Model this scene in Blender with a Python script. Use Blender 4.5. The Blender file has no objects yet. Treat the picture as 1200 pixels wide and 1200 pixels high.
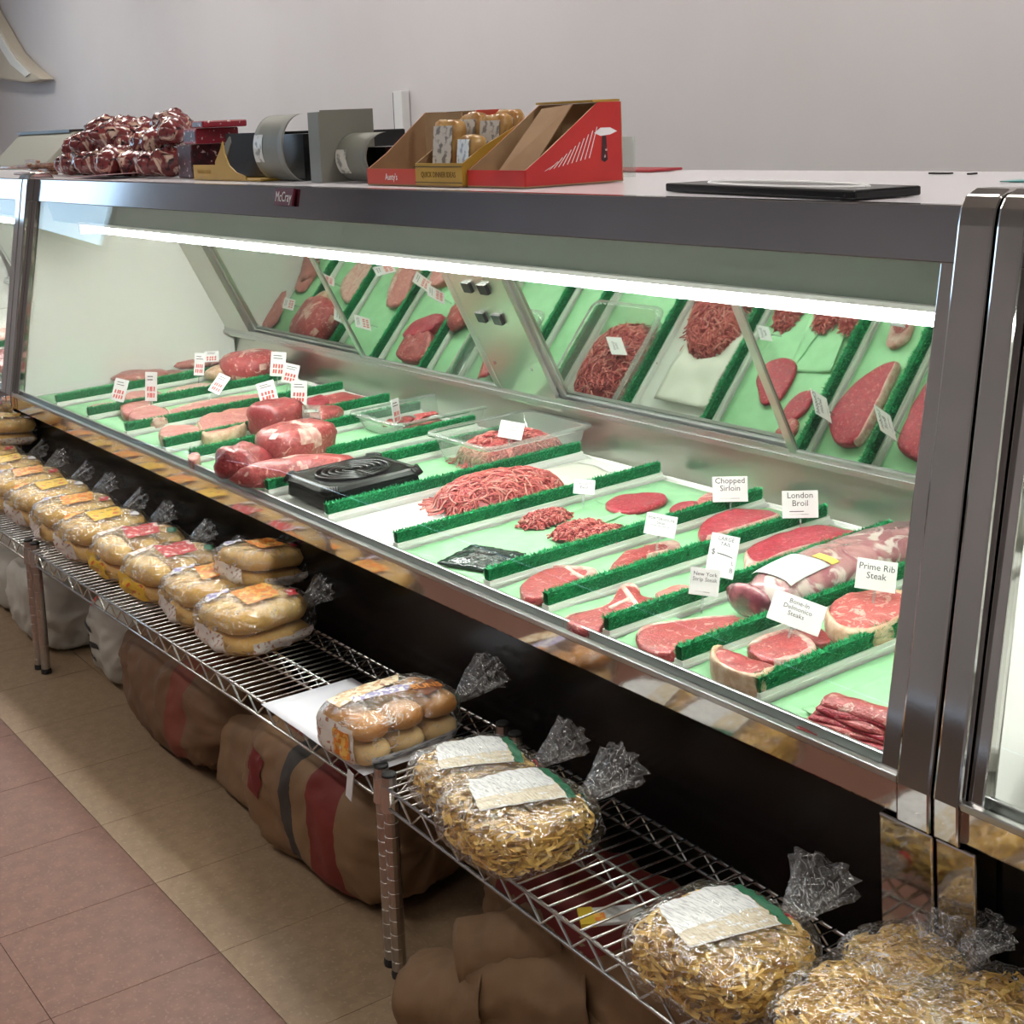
import bpy, math, random
from mathutils import Vector, Matrix, noise
random.seed(11)
R = math.radians
sc = bpy.context.scene
col = sc.collection

# ------------------------------------------------------------------ camera
FPX, PPY = 1682.3, 390.0
CAM = Vector((0.0, 0.0, 1.45))
yaw, pitch, roll = R(54.765), R(8.366), R(-2.327)
fw = Vector((-math.sin(yaw) * math.cos(pitch), math.cos(yaw) * math.cos(pitch), -math.sin(pitch)))
rt = Vector((math.cos(yaw), math.sin(yaw), 0))
up = rt.cross(fw)
rt2 = rt * math.cos(roll) + up * math.sin(roll)
up2 = up * math.cos(roll) - rt * math.sin(roll)
cd = bpy.data.cameras.new('camera')
cam = bpy.data.objects.new('camera', cd)
col.objects.link(cam)
cam.matrix_world = Matrix(((rt2.x, up2.x, -fw.x, CAM.x), (rt2.y, up2.y, -fw.y, CAM.y), (rt2.z, up2.z, -fw.z, CAM.z), (0, 0, 0, 1)))
cd.sensor_width = 36
cd.lens = 36 * FPX / 1200
cd.shift_y = (PPY - 600) / 1200
cd.clip_start = 0.02
sc.camera = cam

# ------------------------------------------------------------------ world and exposure
w = bpy.data.worlds.new('daylight')
sc.world = w
w.use_nodes = True
bg = w.node_tree.nodes['Background']
bg.inputs[0].default_value = (0.55, 0.75, 1.0, 1)
bg.inputs[1].default_value = 4.0
sc.view_settings.view_transform = 'Standard'
sc.view_settings.look = 'None'
sc.view_settings.gamma = 1
sc.view_settings.use_curve_mapping = False
sc.view_settings.exposure = 0.0
CEIL_POWER = 18.0      # emission of the ceiling light diffusers
TUBE_POWER = 105.0     # emission of the display-case tubes

# ------------------------------------------------------------------ measuring helpers (where a sight line meets a real surface)
def ray(u, v):
    return rt2 * ((u - 600) / FPX) + up2 * (-(v - PPY) / FPX) + fw
def onZ(u, v, z):
    r = ray(u, v); return CAM + r * ((z - CAM.z) / r.z)
def onY(u, v, y):
    r = ray(u, v); return CAM + r * ((y - CAM.y) / r.y)
DY, DZ, DT = 1.42, 0.588, math.atan(0.0327)      # the sloping display deck
DC, DS = math.cos(DT), math.sin(DT)
def onD(u, v, o=0.0):                              # -> (x, d) on the deck at height o above it
    r = ray(u, v)
    n = Vector((0, -DS, DC)); p0 = Vector((0, DY, DZ)) + n * o
    q = CAM + r * ((p0 - CAM).dot(n) / r.dot(n))
    return (q.x, (q.y - DY) * DC + (q.z - DZ) * DS)
def dk(x, d, o=0.0):
    return Vector((x, DY + d * DC - o * DS, DZ + d * DS + o * DC))
def crop(ox, oy, s):
    return lambda x, y: (ox + x * s, oy + y * s)
c6, c7, c8, cL = crop(300, 350, .25), crop(480, 460, .26667), crop(700, 520, .31667), crop(120, 370, .23333)

# ------------------------------------------------------------------ mesh builder
class MB:
    def __init__(s): s.v = []; s.f = []; s.m = []
    def add(s, v, f, mi=0):
        n = len(s.v); s.v += [tuple(p) for p in v]
        for q in f: s.f.append(tuple(i + n for i in q)); s.m.append(mi)
        return s
    def box(s, x0, x1, y0, y1, z0, z1, mi=0):
        return s.add([(x0,y0,z0),(x1,y0,z0),(x1,y1,z0),(x0,y1,z0),(x0,y0,z1),(x1,y0,z1),(x1,y1,z1),(x0,y1,z1)],
                     [(0,3,2,1),(4,5,6,7),(0,1,5,4),(1,2,6,5),(2,3,7,6),(3,0,4,7)], mi)
    def hexa(s, a, mi=0):                       # eight corners: four below, four above
        return s.add(a, [(0,3,2,1),(4,5,6,7),(0,1,5,4),(1,2,6,5),(2,3,7,6),(3,0,4,7)], mi)
    def prism(s, prof, axis, a, b, mi=0):       # outline extruded along 'x' (y,z) or 'y' (x,z) or 'z' (x,y)
        n = len(prof)
        mk = {'x': lambda p, t: (t, p[0], p[1]), 'y': lambda p, t: (p[0], t, p[1]), 'z': lambda p, t: (p[0], p[1], t)}[axis]
        vs = [mk(p, a) for p in prof] + [mk(p, b) for p in prof]
        fs = [tuple(range(n - 1, -1, -1)), tuple(range(n, 2 * n))] + [(i, (i + 1) % n, n + (i + 1) % n, n + i) for i in range(n)]
        return s.add(vs, fs, mi)
    def tube(s, pts, r, n=6, mi=0, rs=None):
        pts = [Vector(p) for p in pts]; vs = []; fs = []
        for i, p in enumerate(pts):
            t = (pts[min(i + 1, len(pts) - 1)] - pts[max(i - 1, 0)]).normalized()
            a = t.cross(Vector((0, 0, 1)) if abs(t.z) < .9 else Vector((1, 0, 0))).normalized(); b = t.cross(a)
            rr = rs[i] if rs else r
            for k in range(n):
                q = 2 * math.pi * k / n
                vs.append(p + (a * math.cos(q) + b * math.sin(q)) * rr)
        for i in range(len(pts) - 1):
            for k in range(n):
                fs.append((i*n+k, i*n+(k+1)%n, (i+1)*n+(k+1)%n, (i+1)*n+k))
        fs += [tuple(range(n - 1, -1, -1)), tuple((len(pts)-1)*n + k for k in range(n))]
        return s.add(vs, fs, mi)
    def grid(s, fn, nu, nv, mi=0, wrap=False):
        vs = [fn(i / nu, j / nv) for j in range(nv + 1) for i in range(nu + 1)]
        fs = [(j*(nu+1)+i, j*(nu+1)+i+1, (j+1)*(nu+1)+i+1, (j+1)*(nu+1)+i) for j in range(nv) for i in range(nu)]
        return s.add(vs, fs, mi)
    def sheet(s, fn, nu, nv, t, mi=0):          # grid with a thickness t below it
        top = [Vector(fn(i / nu, j / nv)) for j in range(nv + 1) for i in range(nu + 1)]
        n = len(top); vs = top + [p - Vector((0, 0, t)) for p in top]
        fs = []
        for j in range(nv):
            for i in range(nu):
                a = j*(nu+1)+i; q = (a, a+1, a+nu+2, a+nu+1)
                fs.append(q); fs.append(tuple(n + k for k in reversed(q)))
        rim = [i for i in range(nu+1)] + [j*(nu+1)+nu for j in range(1, nv+1)] + [nv*(nu+1)+i for i in range(nu-1, -1, -1)] + [j*(nu+1) for j in range(nv-1, 0, -1)]
        for k in range(len(rim)):
            a, b = rim[k], rim[(k+1) % len(rim)]
            fs.append((b, a, a + n, b + n))
        return s.add(vs, fs, mi)
    def mesh(s, name, mats, smooth=False):
        me = bpy.data.meshes.new(name)
        me.from_pydata(s.v, [], s.f)
        for m in (mats if isinstance(mats, (list, tuple)) else [mats]): me.materials.append(m)
        if len(me.materials) > 1: me.polygons.foreach_set('material_index', s.m)
        if smooth: me.polygons.foreach_set('use_smooth', [True] * len(s.f))
        me.update()
        return me
    def build(s, name, mats, parent=None, smooth=False, world=False, bevel=0):
        if world and parent is not None:
            o = parent.location; s.v = [(a - o.x, b - o.y, c - o.z) for a, b, c in s.v]
        return link(name, s.mesh(name, mats, smooth), parent, bevel)

def link(name, me, parent=None, bevel=0):
    ob = bpy.data.objects.new(name, me); col.objects.link(ob)
    if parent is not None: ob.parent = parent
    if bevel:
        b = ob.modifiers.new('bevel', 'BEVEL'); b.width = bevel; b.segments = 2; b.limit_method = 'ANGLE'
    return ob
def tag(o, label=None, cat=None, group=None, kind=None):
    if label: o['label'] = label
    if cat: o['category'] = cat
    if group: o['group'] = group
    if kind: o['kind'] = kind
    return o
def thing(name, loc, label, cat, rot=(0, 0, 0), group=None):
    o = bpy.data.objects.new(name, None); col.objects.link(o)
    o.empty_display_size = .05
    o.location = loc; o.rotation_euler = rot
    return tag(o, label, cat, group)
def struct(name, mb, m, bevel=0):
    return tag(mb.build(name, m, bevel=bevel), kind='structure')
KIDS = {}
def copy_tree(o, parent=None):
    c = o.copy(); col.objects.link(c); c.parent = parent
    for ch in list(o.children): copy_tree(ch, c)
    return c
TEXTS = []
def text(body, size, m, parent, loc, rot, name='lettering', sx=1.0):
    cu = bpy.data.curves.new('t', 'FONT'); cu.body = body; cu.size = size
    cu.align_x = 'CENTER'; cu.align_y = 'CENTER'; cu.extrude = size * .006; cu.space_line = .95
    cu.resolution_u = 2
    o = bpy.data.objects.new('t', cu); col.objects.link(o)
    TEXTS.append((o, name, m, parent, loc, rot, sx))
def N(x, y, z, s=1.0): return noise.noise(Vector((x * s, y * s, z * s)))

# ------------------------------------------------------------------ materials
def mat(name, c, rough=.5, metal=0., c2=None, scale=20., lo=.4, hi=.6, c3=None, scale3=60., lo3=.6, hi3=.7, bump=0., bscale=80., coat=0., spec=.5, trans=0., emis=None, detail=4., dist=0., alpha=1.):
    m = bpy.data.materials.new(name); m.use_nodes = True
    nt = m.node_tree; b = nt.nodes['Principled BSDF']
    b.inputs['Base Color'].default_value = (*c, 1); b.inputs['Roughness'].default_value = rough
    b.inputs['Metallic'].default_value = metal; b.inputs['Coat Weight'].default_value = coat
    b.inputs['Coat Roughness'].default_value = .15
    b.inputs['Specular IOR Level'].default_value = spec; b.inputs['Alpha'].default_value = alpha
    tc = nt.nodes.new('ShaderNodeTexCoord')
    def ramp(sc_, l, h, d=0.):
        n = nt.nodes.new('ShaderNodeTexNoise'); n.inputs['Scale'].default_value = sc_; n.inputs['Detail'].default_value = detail
        n.inputs['Distortion'].default_value = d
        nt.links.new(tc.outputs['Object'], n.inputs['Vector'])
        r = nt.nodes.new('ShaderNodeMapRange'); r.inputs['From Min'].default_value = l; r.inputs['From Max'].default_value = h
        nt.links.new(n.outputs['Fac'], r.inputs['Value']); return r.outputs['Result']
    src = None
    if c2:
        mx = nt.nodes.new('ShaderNodeMix'); mx.data_type = 'RGBA'
        mx.inputs['A'].default_value = (*c, 1); mx.inputs['B'].default_value = (*c2, 1)
        nt.links.new(ramp(scale, lo, hi, dist), mx.inputs['Factor']); src = mx.outputs['Result']
    if c3:
        mx = nt.nodes.new('ShaderNodeMix'); mx.data_type = 'RGBA'
        if src: nt.links.new(src, mx.inputs['A'])
        else: mx.inputs['A'].default_value = (*c, 1)
        mx.inputs['B'].default_value = (*c3, 1)
        nt.links.new(ramp(scale3, lo3, hi3, dist), mx.inputs['Factor']); src = mx.outputs['Result']
    if src: nt.links.new(src, b.inputs['Base Color'])
    if bump:
        n = nt.nodes.new('ShaderNodeTexNoise'); n.inputs['Scale'].default_value = bscale; n.inputs['Detail'].default_value = 3
        nt.links.new(tc.outputs['Object'], n.inputs['Vector'])
        bp = nt.nodes.new('ShaderNodeBump'); bp.inputs['Strength'].default_value = bump; bp.inputs['Distance'].default_value = .004
        nt.links.new(n.outputs['Fac'], bp.inputs['Height']); nt.links.new(bp.outputs['Normal'], b.inputs['Normal'])
    if emis:
        b.inputs['Emission Color'].default_value = (*emis[:3], 1); b.inputs['Emission Strength'].default_value = emis[3]
    return m
def clear(name, tint=(1, 1, 1), base=.03, gain=1., rough=.05, ior=1.45, bump=0., bscale=60., haze=0., hazecol=(1, 1, 1), glint=0., cscale=30.):
    m = bpy.data.materials.new(name); m.use_nodes = True; nt = m.node_tree
    for n in list(nt.nodes): nt.nodes.remove(n)
    out = nt.nodes.new('ShaderNodeOutputMaterial')
    tr = nt.nodes.new('ShaderNodeBsdfTransparent'); tr.inputs[0].default_value = (*tint, 1)
    gl = nt.nodes.new('ShaderNodeBsdfGlossy'); gl.inputs['Roughness'].default_value = rough
    fr = nt.nodes.new('ShaderNodeFresnel'); fr.inputs['IOR'].default_value = ior
    ma = nt.nodes.new('ShaderNodeMath'); ma.operation = 'MULTIPLY_ADD'; ma.use_clamp = True
    ma.inputs[1].default_value = gain; ma.inputs[2].default_value = base
    ge = nt.nodes.new('ShaderNodeNewGeometry'); io = nt.nodes.new('ShaderNodeMapRange')     # same index on both faces of a thin sheet
    io.inputs['To Min'].default_value = ior; io.inputs['To Max'].default_value = 1 / ior
    nt.links.new(ge.outputs['Backfacing'], io.inputs['Value']); nt.links.new(io.outputs[0], fr.inputs['IOR'])
    nt.links.new(fr.outputs[0], ma.inputs[0])
    mx = nt.nodes.new('ShaderNodeMixShader')
    nt.links.new(ma.outputs[0], mx.inputs[0]); nt.links.new(tr.outputs[0], mx.inputs[1]); nt.links.new(gl.outputs[0], mx.inputs[2])
    last = mx
    if bump:
        tc = nt.nodes.new('ShaderNodeTexCoord'); n = nt.nodes.new('ShaderNodeTexNoise')
        n.inputs['Scale'].default_value = bscale; n.inputs['Detail'].default_value = 2.5; n.inputs['Distortion'].default_value = 1.5
        nt.links.new(tc.outputs['Object'], n.inputs['Vector'])
        bp = nt.nodes.new('ShaderNodeBump'); bp.inputs['Strength'].default_value = bump; bp.inputs['Distance'].default_value = .01
        nt.links.new(n.outputs['Fac'], bp.inputs['Height'])
        nt.links.new(bp.outputs['Normal'], gl.inputs['Normal']); nt.links.new(bp.outputs['Normal'], fr.inputs['Normal'])
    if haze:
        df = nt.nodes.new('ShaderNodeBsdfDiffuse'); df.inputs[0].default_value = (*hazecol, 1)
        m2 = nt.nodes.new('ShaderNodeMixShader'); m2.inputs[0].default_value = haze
        if glint:                       # milky haze painted in for highlights on folded film, along its crease lines
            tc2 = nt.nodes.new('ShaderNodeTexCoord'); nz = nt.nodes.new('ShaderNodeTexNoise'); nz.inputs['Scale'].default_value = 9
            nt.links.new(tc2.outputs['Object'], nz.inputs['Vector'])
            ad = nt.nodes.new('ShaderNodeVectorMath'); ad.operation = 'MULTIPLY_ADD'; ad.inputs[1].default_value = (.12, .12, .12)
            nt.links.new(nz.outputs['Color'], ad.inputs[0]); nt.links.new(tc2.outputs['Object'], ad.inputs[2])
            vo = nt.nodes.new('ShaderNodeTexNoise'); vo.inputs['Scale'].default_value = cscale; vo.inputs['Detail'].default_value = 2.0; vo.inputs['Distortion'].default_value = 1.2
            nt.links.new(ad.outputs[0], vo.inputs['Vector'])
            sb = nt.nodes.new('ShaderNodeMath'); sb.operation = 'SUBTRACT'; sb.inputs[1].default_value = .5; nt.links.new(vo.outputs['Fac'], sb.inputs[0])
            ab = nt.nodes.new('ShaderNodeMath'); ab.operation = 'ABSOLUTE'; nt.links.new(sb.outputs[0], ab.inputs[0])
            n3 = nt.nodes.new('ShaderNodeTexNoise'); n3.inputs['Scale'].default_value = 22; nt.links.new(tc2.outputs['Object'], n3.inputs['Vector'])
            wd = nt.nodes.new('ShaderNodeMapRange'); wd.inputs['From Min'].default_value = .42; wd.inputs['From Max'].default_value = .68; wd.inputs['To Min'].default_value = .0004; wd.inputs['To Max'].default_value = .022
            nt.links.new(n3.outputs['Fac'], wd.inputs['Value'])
            mr = nt.nodes.new('ShaderNodeMapRange'); mr.inputs['From Min'].default_value = 0; mr.inputs['To Min'].default_value = glint; mr.inputs['To Max'].default_value = haze
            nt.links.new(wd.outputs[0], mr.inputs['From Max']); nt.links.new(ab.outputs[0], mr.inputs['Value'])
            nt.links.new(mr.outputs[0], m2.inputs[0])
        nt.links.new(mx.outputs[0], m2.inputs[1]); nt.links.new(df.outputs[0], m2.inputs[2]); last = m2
    nt.links.new(last.outputs[0], out.inputs[0])
    return m
def banded(name, axis, stops, rough=.7, bump=.3, bscale=25.):      # flat print in bands along one object axis
    m = mat(name, stops[0][1], rough, bump=bump, bscale=bscale); nt = m.node_tree; b = nt.nodes['Principled BSDF']
    tc = nt.nodes.new('ShaderNodeTexCoord'); sp = nt.nodes.new('ShaderNodeSeparateXYZ'); nt.links.new(tc.outputs['Object'], sp.inputs[0])
    mr = nt.nodes.new('ShaderNodeMapRange'); mr.inputs['From Min'].default_value = -.5; mr.inputs['From Max'].default_value = .5
    nt.links.new(sp.outputs[axis], mr.inputs['Value'])
    cr = nt.nodes.new('ShaderNodeValToRGB'); cr.color_ramp.interpolation = 'CONSTANT'; e = cr.color_ramp.elements
    e[0].position = 0; e[0].color = (*stops[0][1], 1)
    e[1].position = 1.0; e[1].color = (*stops[-1][1], 1)
    for p, c in stops[1:]: e.new(p)
    for q in e:                                   # elements sort themselves, so colour them by position
        cc = stops[0][1]
        for p, c in stops:
            if q.position >= p - 1e-4: cc = c
        q.color = (*cc, 1)
    nt.links.new(mr.outputs[0], cr.inputs[0])
    n = nt.nodes.new('ShaderNodeTexNoise'); n.inputs['Scale'].default_value = 12
    nt.links.new(tc.outputs['Object'], n.inputs['Vector'])
    mx = nt.nodes.new('ShaderNodeMix'); mx.data_type = 'RGBA'; mx.blend_type = 'MULTIPLY'; mx.inputs['Factor'].default_value = .35
    nt.links.new(cr.outputs[0], mx.inputs['A']); nt.links.new(n.outputs['Fac'], mx.inputs['B'])
    nt.links.new(mx.outputs['Result'], b.inputs['Base Color'])
    return m
def printed(name, bgc, ink, sx=60., sy=240., rough=.35, amt=.75):                # rows of tiny print
    m = mat(name, bgc, rough); nt = m.node_tree; b = nt.nodes['Principled BSDF']
    tc = nt.nodes.new('ShaderNodeTexCoord'); mp = nt.nodes.new('ShaderNodeMapping'); mp.inputs['Scale'].default_value = (sx, sy, sx)
    nt.links.new(tc.outputs['Object'], mp.inputs[0])
    n = nt.nodes.new('ShaderNodeTexNoise'); n.inputs['Scale'].default_value = 1.; n.inputs['Detail'].default_value = 2
    nt.links.new(mp.outputs[0], n.inputs['Vector'])
    r = nt.nodes.new('ShaderNodeMapRange'); r.inputs['From Min'].default_value = .5; r.inputs['From Max'].default_value = .6; r.inputs['To Max'].default_value = amt
    nt.links.new(n.outputs['Fac'], r.inputs['Value'])
    mx = nt.nodes.new('ShaderNodeMix'); mx.data_type = 'RGBA'; mx.inputs['A'].default_value = (*bgc, 1); mx.inputs['B'].default_value = (*ink, 1)
    nt.links.new(r.outputs[0], mx.inputs['Factor']); nt.links.new(mx.outputs['Result'], b.inputs['Base Color'])
    return m

chrome = mat('chrome', (.60, .575, .56), .07, 1.)
fasciam = mat('fascia_steel', (.50, .50, .53), .10, 1.)
steel = mat('brushed_steel', (.62, .62, .57), .28, 1., bump=.05, bscale=200)
alu = mat('aluminium', (.55, .56, .56), .3, 1.)
wire_m = mat('zinc_wire', (.72, .71, .69), .25, 1.)
post_m = mat('shelf_post_metal', (.50, .47, .44), .3, 1.)
blackg = mat('black_gloss', (.006, .0055, .0055), .22, spec=.3)
blackp = mat('black_plastic', (.006, .006, .0065), .2, spec=.4)
rubber = mat('black_rubber', (.015, .015, .015), .6)
whitep = mat('white_plastic', (.86, .87, .83), .35)
whitel = mat('white_liner', (.88, .88, .84), .4)
soffit = mat('soffit_grey_green', (.17, .20, .17), .35)
toppan = mat('case_top_white', (.74, .72, .76), .22)
glassm = clear('front_glass', (.965, .985, .97), .0, .9, 0.0, 1.45)
mirror = mat('mirror_glass', (.44, .48, .43), .03, 1.)
film = clear('cling_film', (.985, .985, .975), .07, 1.3, .04, 1.42, bump=.5, bscale=45., haze=.012, glint=.55, cscale=24.)
tailm = clear('bag_tail_film', (.95, .95, .95), .08, 1.5, .05, 1.4, bump=.6, bscale=50., haze=.035, glint=.5, cscale=36.)
tubm = clear('clear_tub_plastic', (.93, .96, .94), .03, 1.2, .06, 1.45, haze=.14, hazecol=(.8, .85, .8))
tubem = mat('tube_glow', (1, 1, 1), .5, emis=(1.0, 1.0, .97, TUBE_POWER))
lampm = mat('diffuser_glow', (1, 1, 1), .5, emis=(1.0, .95, .88, CEIL_POWER))
wallm = mat('painted_plaster', (.72, .70, .72), .75, c2=(.68, .65, .66), scale=1.2, lo=.3, hi=.7, bump=.08, bscale=30)
wallf = mat('shop_wall_taupe', (.42, .39, .40), .8, c2=(.37, .35, .36), scale=2.)
ceilm = mat('ceiling_board', (.62, .60, .58), .9)
tileb = mat('tile_beige', (.31, .212, .128), .5, c2=(.27, .182, .108), scale=35, c3=(.355, .262, .168), scale3=120, lo3=.58, hi3=.66)
tiler = mat('tile_red_brown', (.165, .068, .042), .5, c2=(.135, .054, .033), scale=30, c3=(.205, .102, .068), scale3=140, lo3=.58, hi3=.66)
grout = mat('floor_joint', (.10, .068, .05), .8)
greenp = mat('green_butcher_paper', (.32, .62, .345), .55, c2=(.28, .56, .30), scale=25)
grassm = mat('parsley_green', (.007, .28, .09), .45, c2=(.014, .38, .135), scale=160, spec=.4)
grassl = mat('parsley_tip', (.03, .42, .17), .4, spec=.5)
grassd = mat('parsley_dark', (.004, .14, .05), .6, spec=.2)
beef = mat('beef_red', (.40, .062, .062), .30, c2=(.29, .028, .034), scale=90, c3=(.66, .38, .33), scale3=75, lo3=.585, hi3=.66, bump=.5, bscale=260, dist=1.2)
beefb = mat('beef_bright', (.43, .022, .05), .30, c2=(.31, .014, .032), scale=110, c3=(.55, .17, .17), scale3=140, lo3=.57, hi3=.66, bump=.5, bscale=300, dist=.8)
beefd = mat('beef_dark', (.20, .016, .020), .28, c2=(.28, .04, .042), scale=60, c3=(.50, .24, .20), scale3=34, lo3=.63, hi3=.67, bump=.4, bscale=160, dist=2.0)
roastm = mat('roast_pink', (.40, .085, .08), .28, c2=(.28, .038, .04), scale=38, c3=(.62, .34, .29), scale3=30, lo3=.59, hi3=.66, bump=.4, bscale=140, dist=2.5)
porkm = mat('pork_pink', (.52, .195, .17), .32, c2=(.43, .135, .12), scale=60, c3=(.66, .40, .34), scale3=50, lo3=.56, hi3=.68, bump=.3, bscale=160, dist=1.5)
marbl = mat('marbled_beef', (.47, .095, .09), .3, c2=(.70, .42, .36), scale=30, lo=.53, hi=.58, c3=(.34, .04, .05), scale3=90, lo3=.56, hi3=.66, bump=.4, bscale=160, dist=2.6)
fatm = mat('fat_cream', (.66, .48, .35), .38, c2=(.52, .32, .20), scale=60, bump=.4, bscale=120)
fatp = mat('fat_pink', (.70, .48, .41), .38, c2=(.56, .26, .23), scale=70, bump=.3, bscale=120)
bonem = mat('bone_pale', (.80, .68, .58), .45, c2=(.66, .45, .38), scale=60)
gr1 = mat('mince_pink', (.48, .105, .095), .38)
gr2 = mat('mince_red', (.30, .032, .036), .38)
gr3 = mat('mince_fat', (.62, .27, .225), .4)
card = mat('white_card', (.84, .84, .85), .5)
ink = mat('black_ink', (.03, .03, .035), .6)
redink = mat('red_ink', (.70, .06, .05), .6)
kraft = mat('kraft_cardboard', (.31, .185, .095), .75, c2=(.27, .155, .078), scale=14)
kraftl = mat('kraft_light', (.42, .28, .155), .75, c2=(.37, .24, .13), scale=14)
redbox = mat('red_carton', (.56, .028, .022), .4, c2=(.48, .02, .02), scale=6)
orangebox = mat('orange_red_carton', (.50, .055, .028), .4)
yellowbox = mat('yellow_carton', (.47, .285, .035), .45, c2=(.42, .25, .03), scale=8)
greybox = mat('grey_carton', (.185, .185, .155), .5, c2=(.165, .165, .14), scale=5)
maroonp = mat('maroon_print', (.085, .012, .018), .35, c2=(.03, .008, .012), scale=60, c3=(.62, .5, .48), scale3=75, lo3=.62, hi3=.66)
crimsonp = mat('crimson_print', (.27, .012, .03), .35, c3=(.6, .45, .45), scale3=90, lo3=.63, hi3=.67)
breadm = mat('bread_yellow', (.78, .53, .19), .6, c2=(.70, .42, .12), scale=14, bump=.1, bscale=60)
bunm = mat('bun_brown', (.50, .21, .05), .42, c2=(.60, .31, .10), scale=10)
bunl = mat('bun_crumb', (.72, .50, .24), .65)
noodm = mat('egg_noodle', (.80, .55, .15), .5, c2=(.70, .44, .10), scale=40)
noodd = mat('egg_noodle_deep', (.62, .37, .08), .5)
sackm = banded('brown_sack_print', 0, [(0, (.24, .13, .06)), (.485, (.05, .04, .035)), (.525, (.27, .155, .075)), (.575, (.20, .022, .015)), (.675, (.27, .155, .075))])
sack2m = banded('brown_sack_plain_print', 0, [(0, (.19, .10, .05)), (.62, (.23, .055, .03)), (.70, (.19, .10, .05))])
sack3m = mat('brown_crumpled_paper', (.22, .125, .06), .7, c2=(.17, .095, .045), scale=9, bump=.4, bscale=18)
sackred = mat('sack_red_print', (.16, .014, .012), .7, bump=.3, bscale=18)
whsack = mat('white_sack_paper', (.52, .50, .45), .7, c2=(.45, .43, .38), scale=10, bump=.4, bscale=20)
orangepr = mat('orange_print', (.80, .23, .03), .35, c2=(.85, .50, .12), scale=90, lo=.48, hi=.52)
redpr = mat('red_print', (.55, .03, .035), .35, c2=(.75, .60, .55), scale=70, lo=.55, hi=.60)
yelpr = mat('yellow_print', (.82, .52, .05), .35, c2=(.70, .12, .04), scale=60, lo=.58, hi=.62)
greenpr = mat('green_print', (.02, .12, .06), .35)
violetpr = mat('violet_print', (.32, .28, .50), .35, c2=(.82, .78, .74), scale=80, lo=.48, hi=.54)
whitepr = mat('pale_print', (.78, .72, .66), .35, c2=(.45, .20, .12), scale=110, lo=.58, hi=.62)
nutri = printed('nutrition_panel', (.66, .66, .65), (.20, .20, .21), 70, 700, amt=.6)
nutri2 = printed('ingredient_panel', (.55, .48, .36), (.28, .22, .14), 90, 700, amt=.6)
barpr = printed('side_print', (.62, .63, .66), (.10, .11, .16), 300, 40)
bonepk = mat('wrapped_bone', (.17, .03, .032), .22, c2=(.60, .42, .33), scale=13, lo=.50, hi=.58, c3=(.035, .008, .012), scale3=22, lo3=.55, hi3=.61, coat=.25, dist=1.6)
jerky = mat('dried_stick', (.22, .08, .045), .3, c2=(.42, .22, .12), scale=60, coat=.6)
pinkp = mat('pink_paper', (.66, .40, .42), .6)
creamm = mat('cream_plaster', (.62, .55, .44), .7)
hoodm = mat('grey_green_metal', (.27, .27, .22), .45)
darkm = mat('dark_steel', (.05, .045, .045), .35, .6)
maroonb = mat('maroon_badge', (.12, .008, .02), .3)
vacm = mat('vacuum_packed_meat', (.50, .26, .26), .22, c2=(.34, .12, .14), scale=14, c3=(.72, .60, .56), scale3=16, lo3=.54, hi3=.62, coat=1., bump=.5, bscale=35, dist=1.5)
purplem = mat('dark_purple_meat', (.13, .02, .04), .2, c2=(.38, .12, .14), scale=40, coat=.8)
yellowst = mat('yellow_sticker', (.80, .60, .12), .4)
tealst = mat('teal_sticker', (.05, .30, .30), .4)
acrylic = clear('acrylic_sheet', (.86, .92, .90), .05, 1., .02, 1.45, haze=.12)
palepap = mat('waxed_paper', (.66, .66, .58), .45)
twig = mat('bare_branch', (.05, .04, .03), .9)
violetw = mat('white_paper', (.80, .81, .88), .6)

# ------------------------------------------------------------------ setting: room shell
XL, XR, YF, YB, ZC = -11.45, 2.8, -3.2, 3.3, 3.05
fl = struct('floor', MB().box(XL, XR, YF, YB, -.06, -.004), grout)
T = .3048
tm = {}
for k, m in (('b', tileb), ('r', tiler)):
    e = .0007; tm[k] = MB().prism([(e, e), (T - e, e), (T - e, T - e), (e, T - e)], 'z', -.004, 0).mesh('floor_tile', m)
for j in range(-3, 4):
    for i in range(-19, 10):
        x = -2.276 + i * T; y = .913 + j * T
        if x > .4: continue
        o = bpy.data.objects.new('floor_tile', tm['b' if j >= 0 else 'r']); col.objects.link(o)
        o.location = (x, y, 0); o.parent = fl
        o.rotation_euler.z = 0
struct('wall_back', MB().box(XL, XR, YB, YB + .12, 0, ZC), wallm)
struct('wall_front', MB().box(XL, XR, YF - .12, YF, 0, ZC), wallf)
struct('wall_right', MB().box(XR, XR + .12, YF, YB, 0, ZC), wallf)
WY0, WY1, WZ0, WZ1 = -1.15, 1.6, 1.45, 2.7
struct('wall_left', MB().box(XL - .12, XL, YF, WY0, 0, ZC).box(XL - .12, XL, WY1, YB, 0, ZC).box(XL - .12, XL, WY0, WY1, 0, WZ0).box(XL - .12, XL, WY0, WY1, WZ1, ZC), wallm)
struct('ceiling', MB().box(XL, XR, YF, YB, ZC, ZC + .1), ceilm)
wf = struct('window_1', MB().box(XL - .10, XL - .02, WY0, WY0 + .05, WZ0, WZ1).box(XL - .10, XL - .02, WY1 - .05, WY1, WZ0, WZ1).box(XL - .10, XL - .02, WY0 + .05, WY1 - .05, WZ0, WZ0 + .05).box(XL - .10, XL - .02, WY0 + .05, WY1 - .05, WZ1 - .05, WZ1), alu)
MB().box(XL - .065, XL - .055, WY0 + .05, WY1 - .05, WZ0 + .05, WZ1 - .05).build('pane', glassm, wf)
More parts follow.
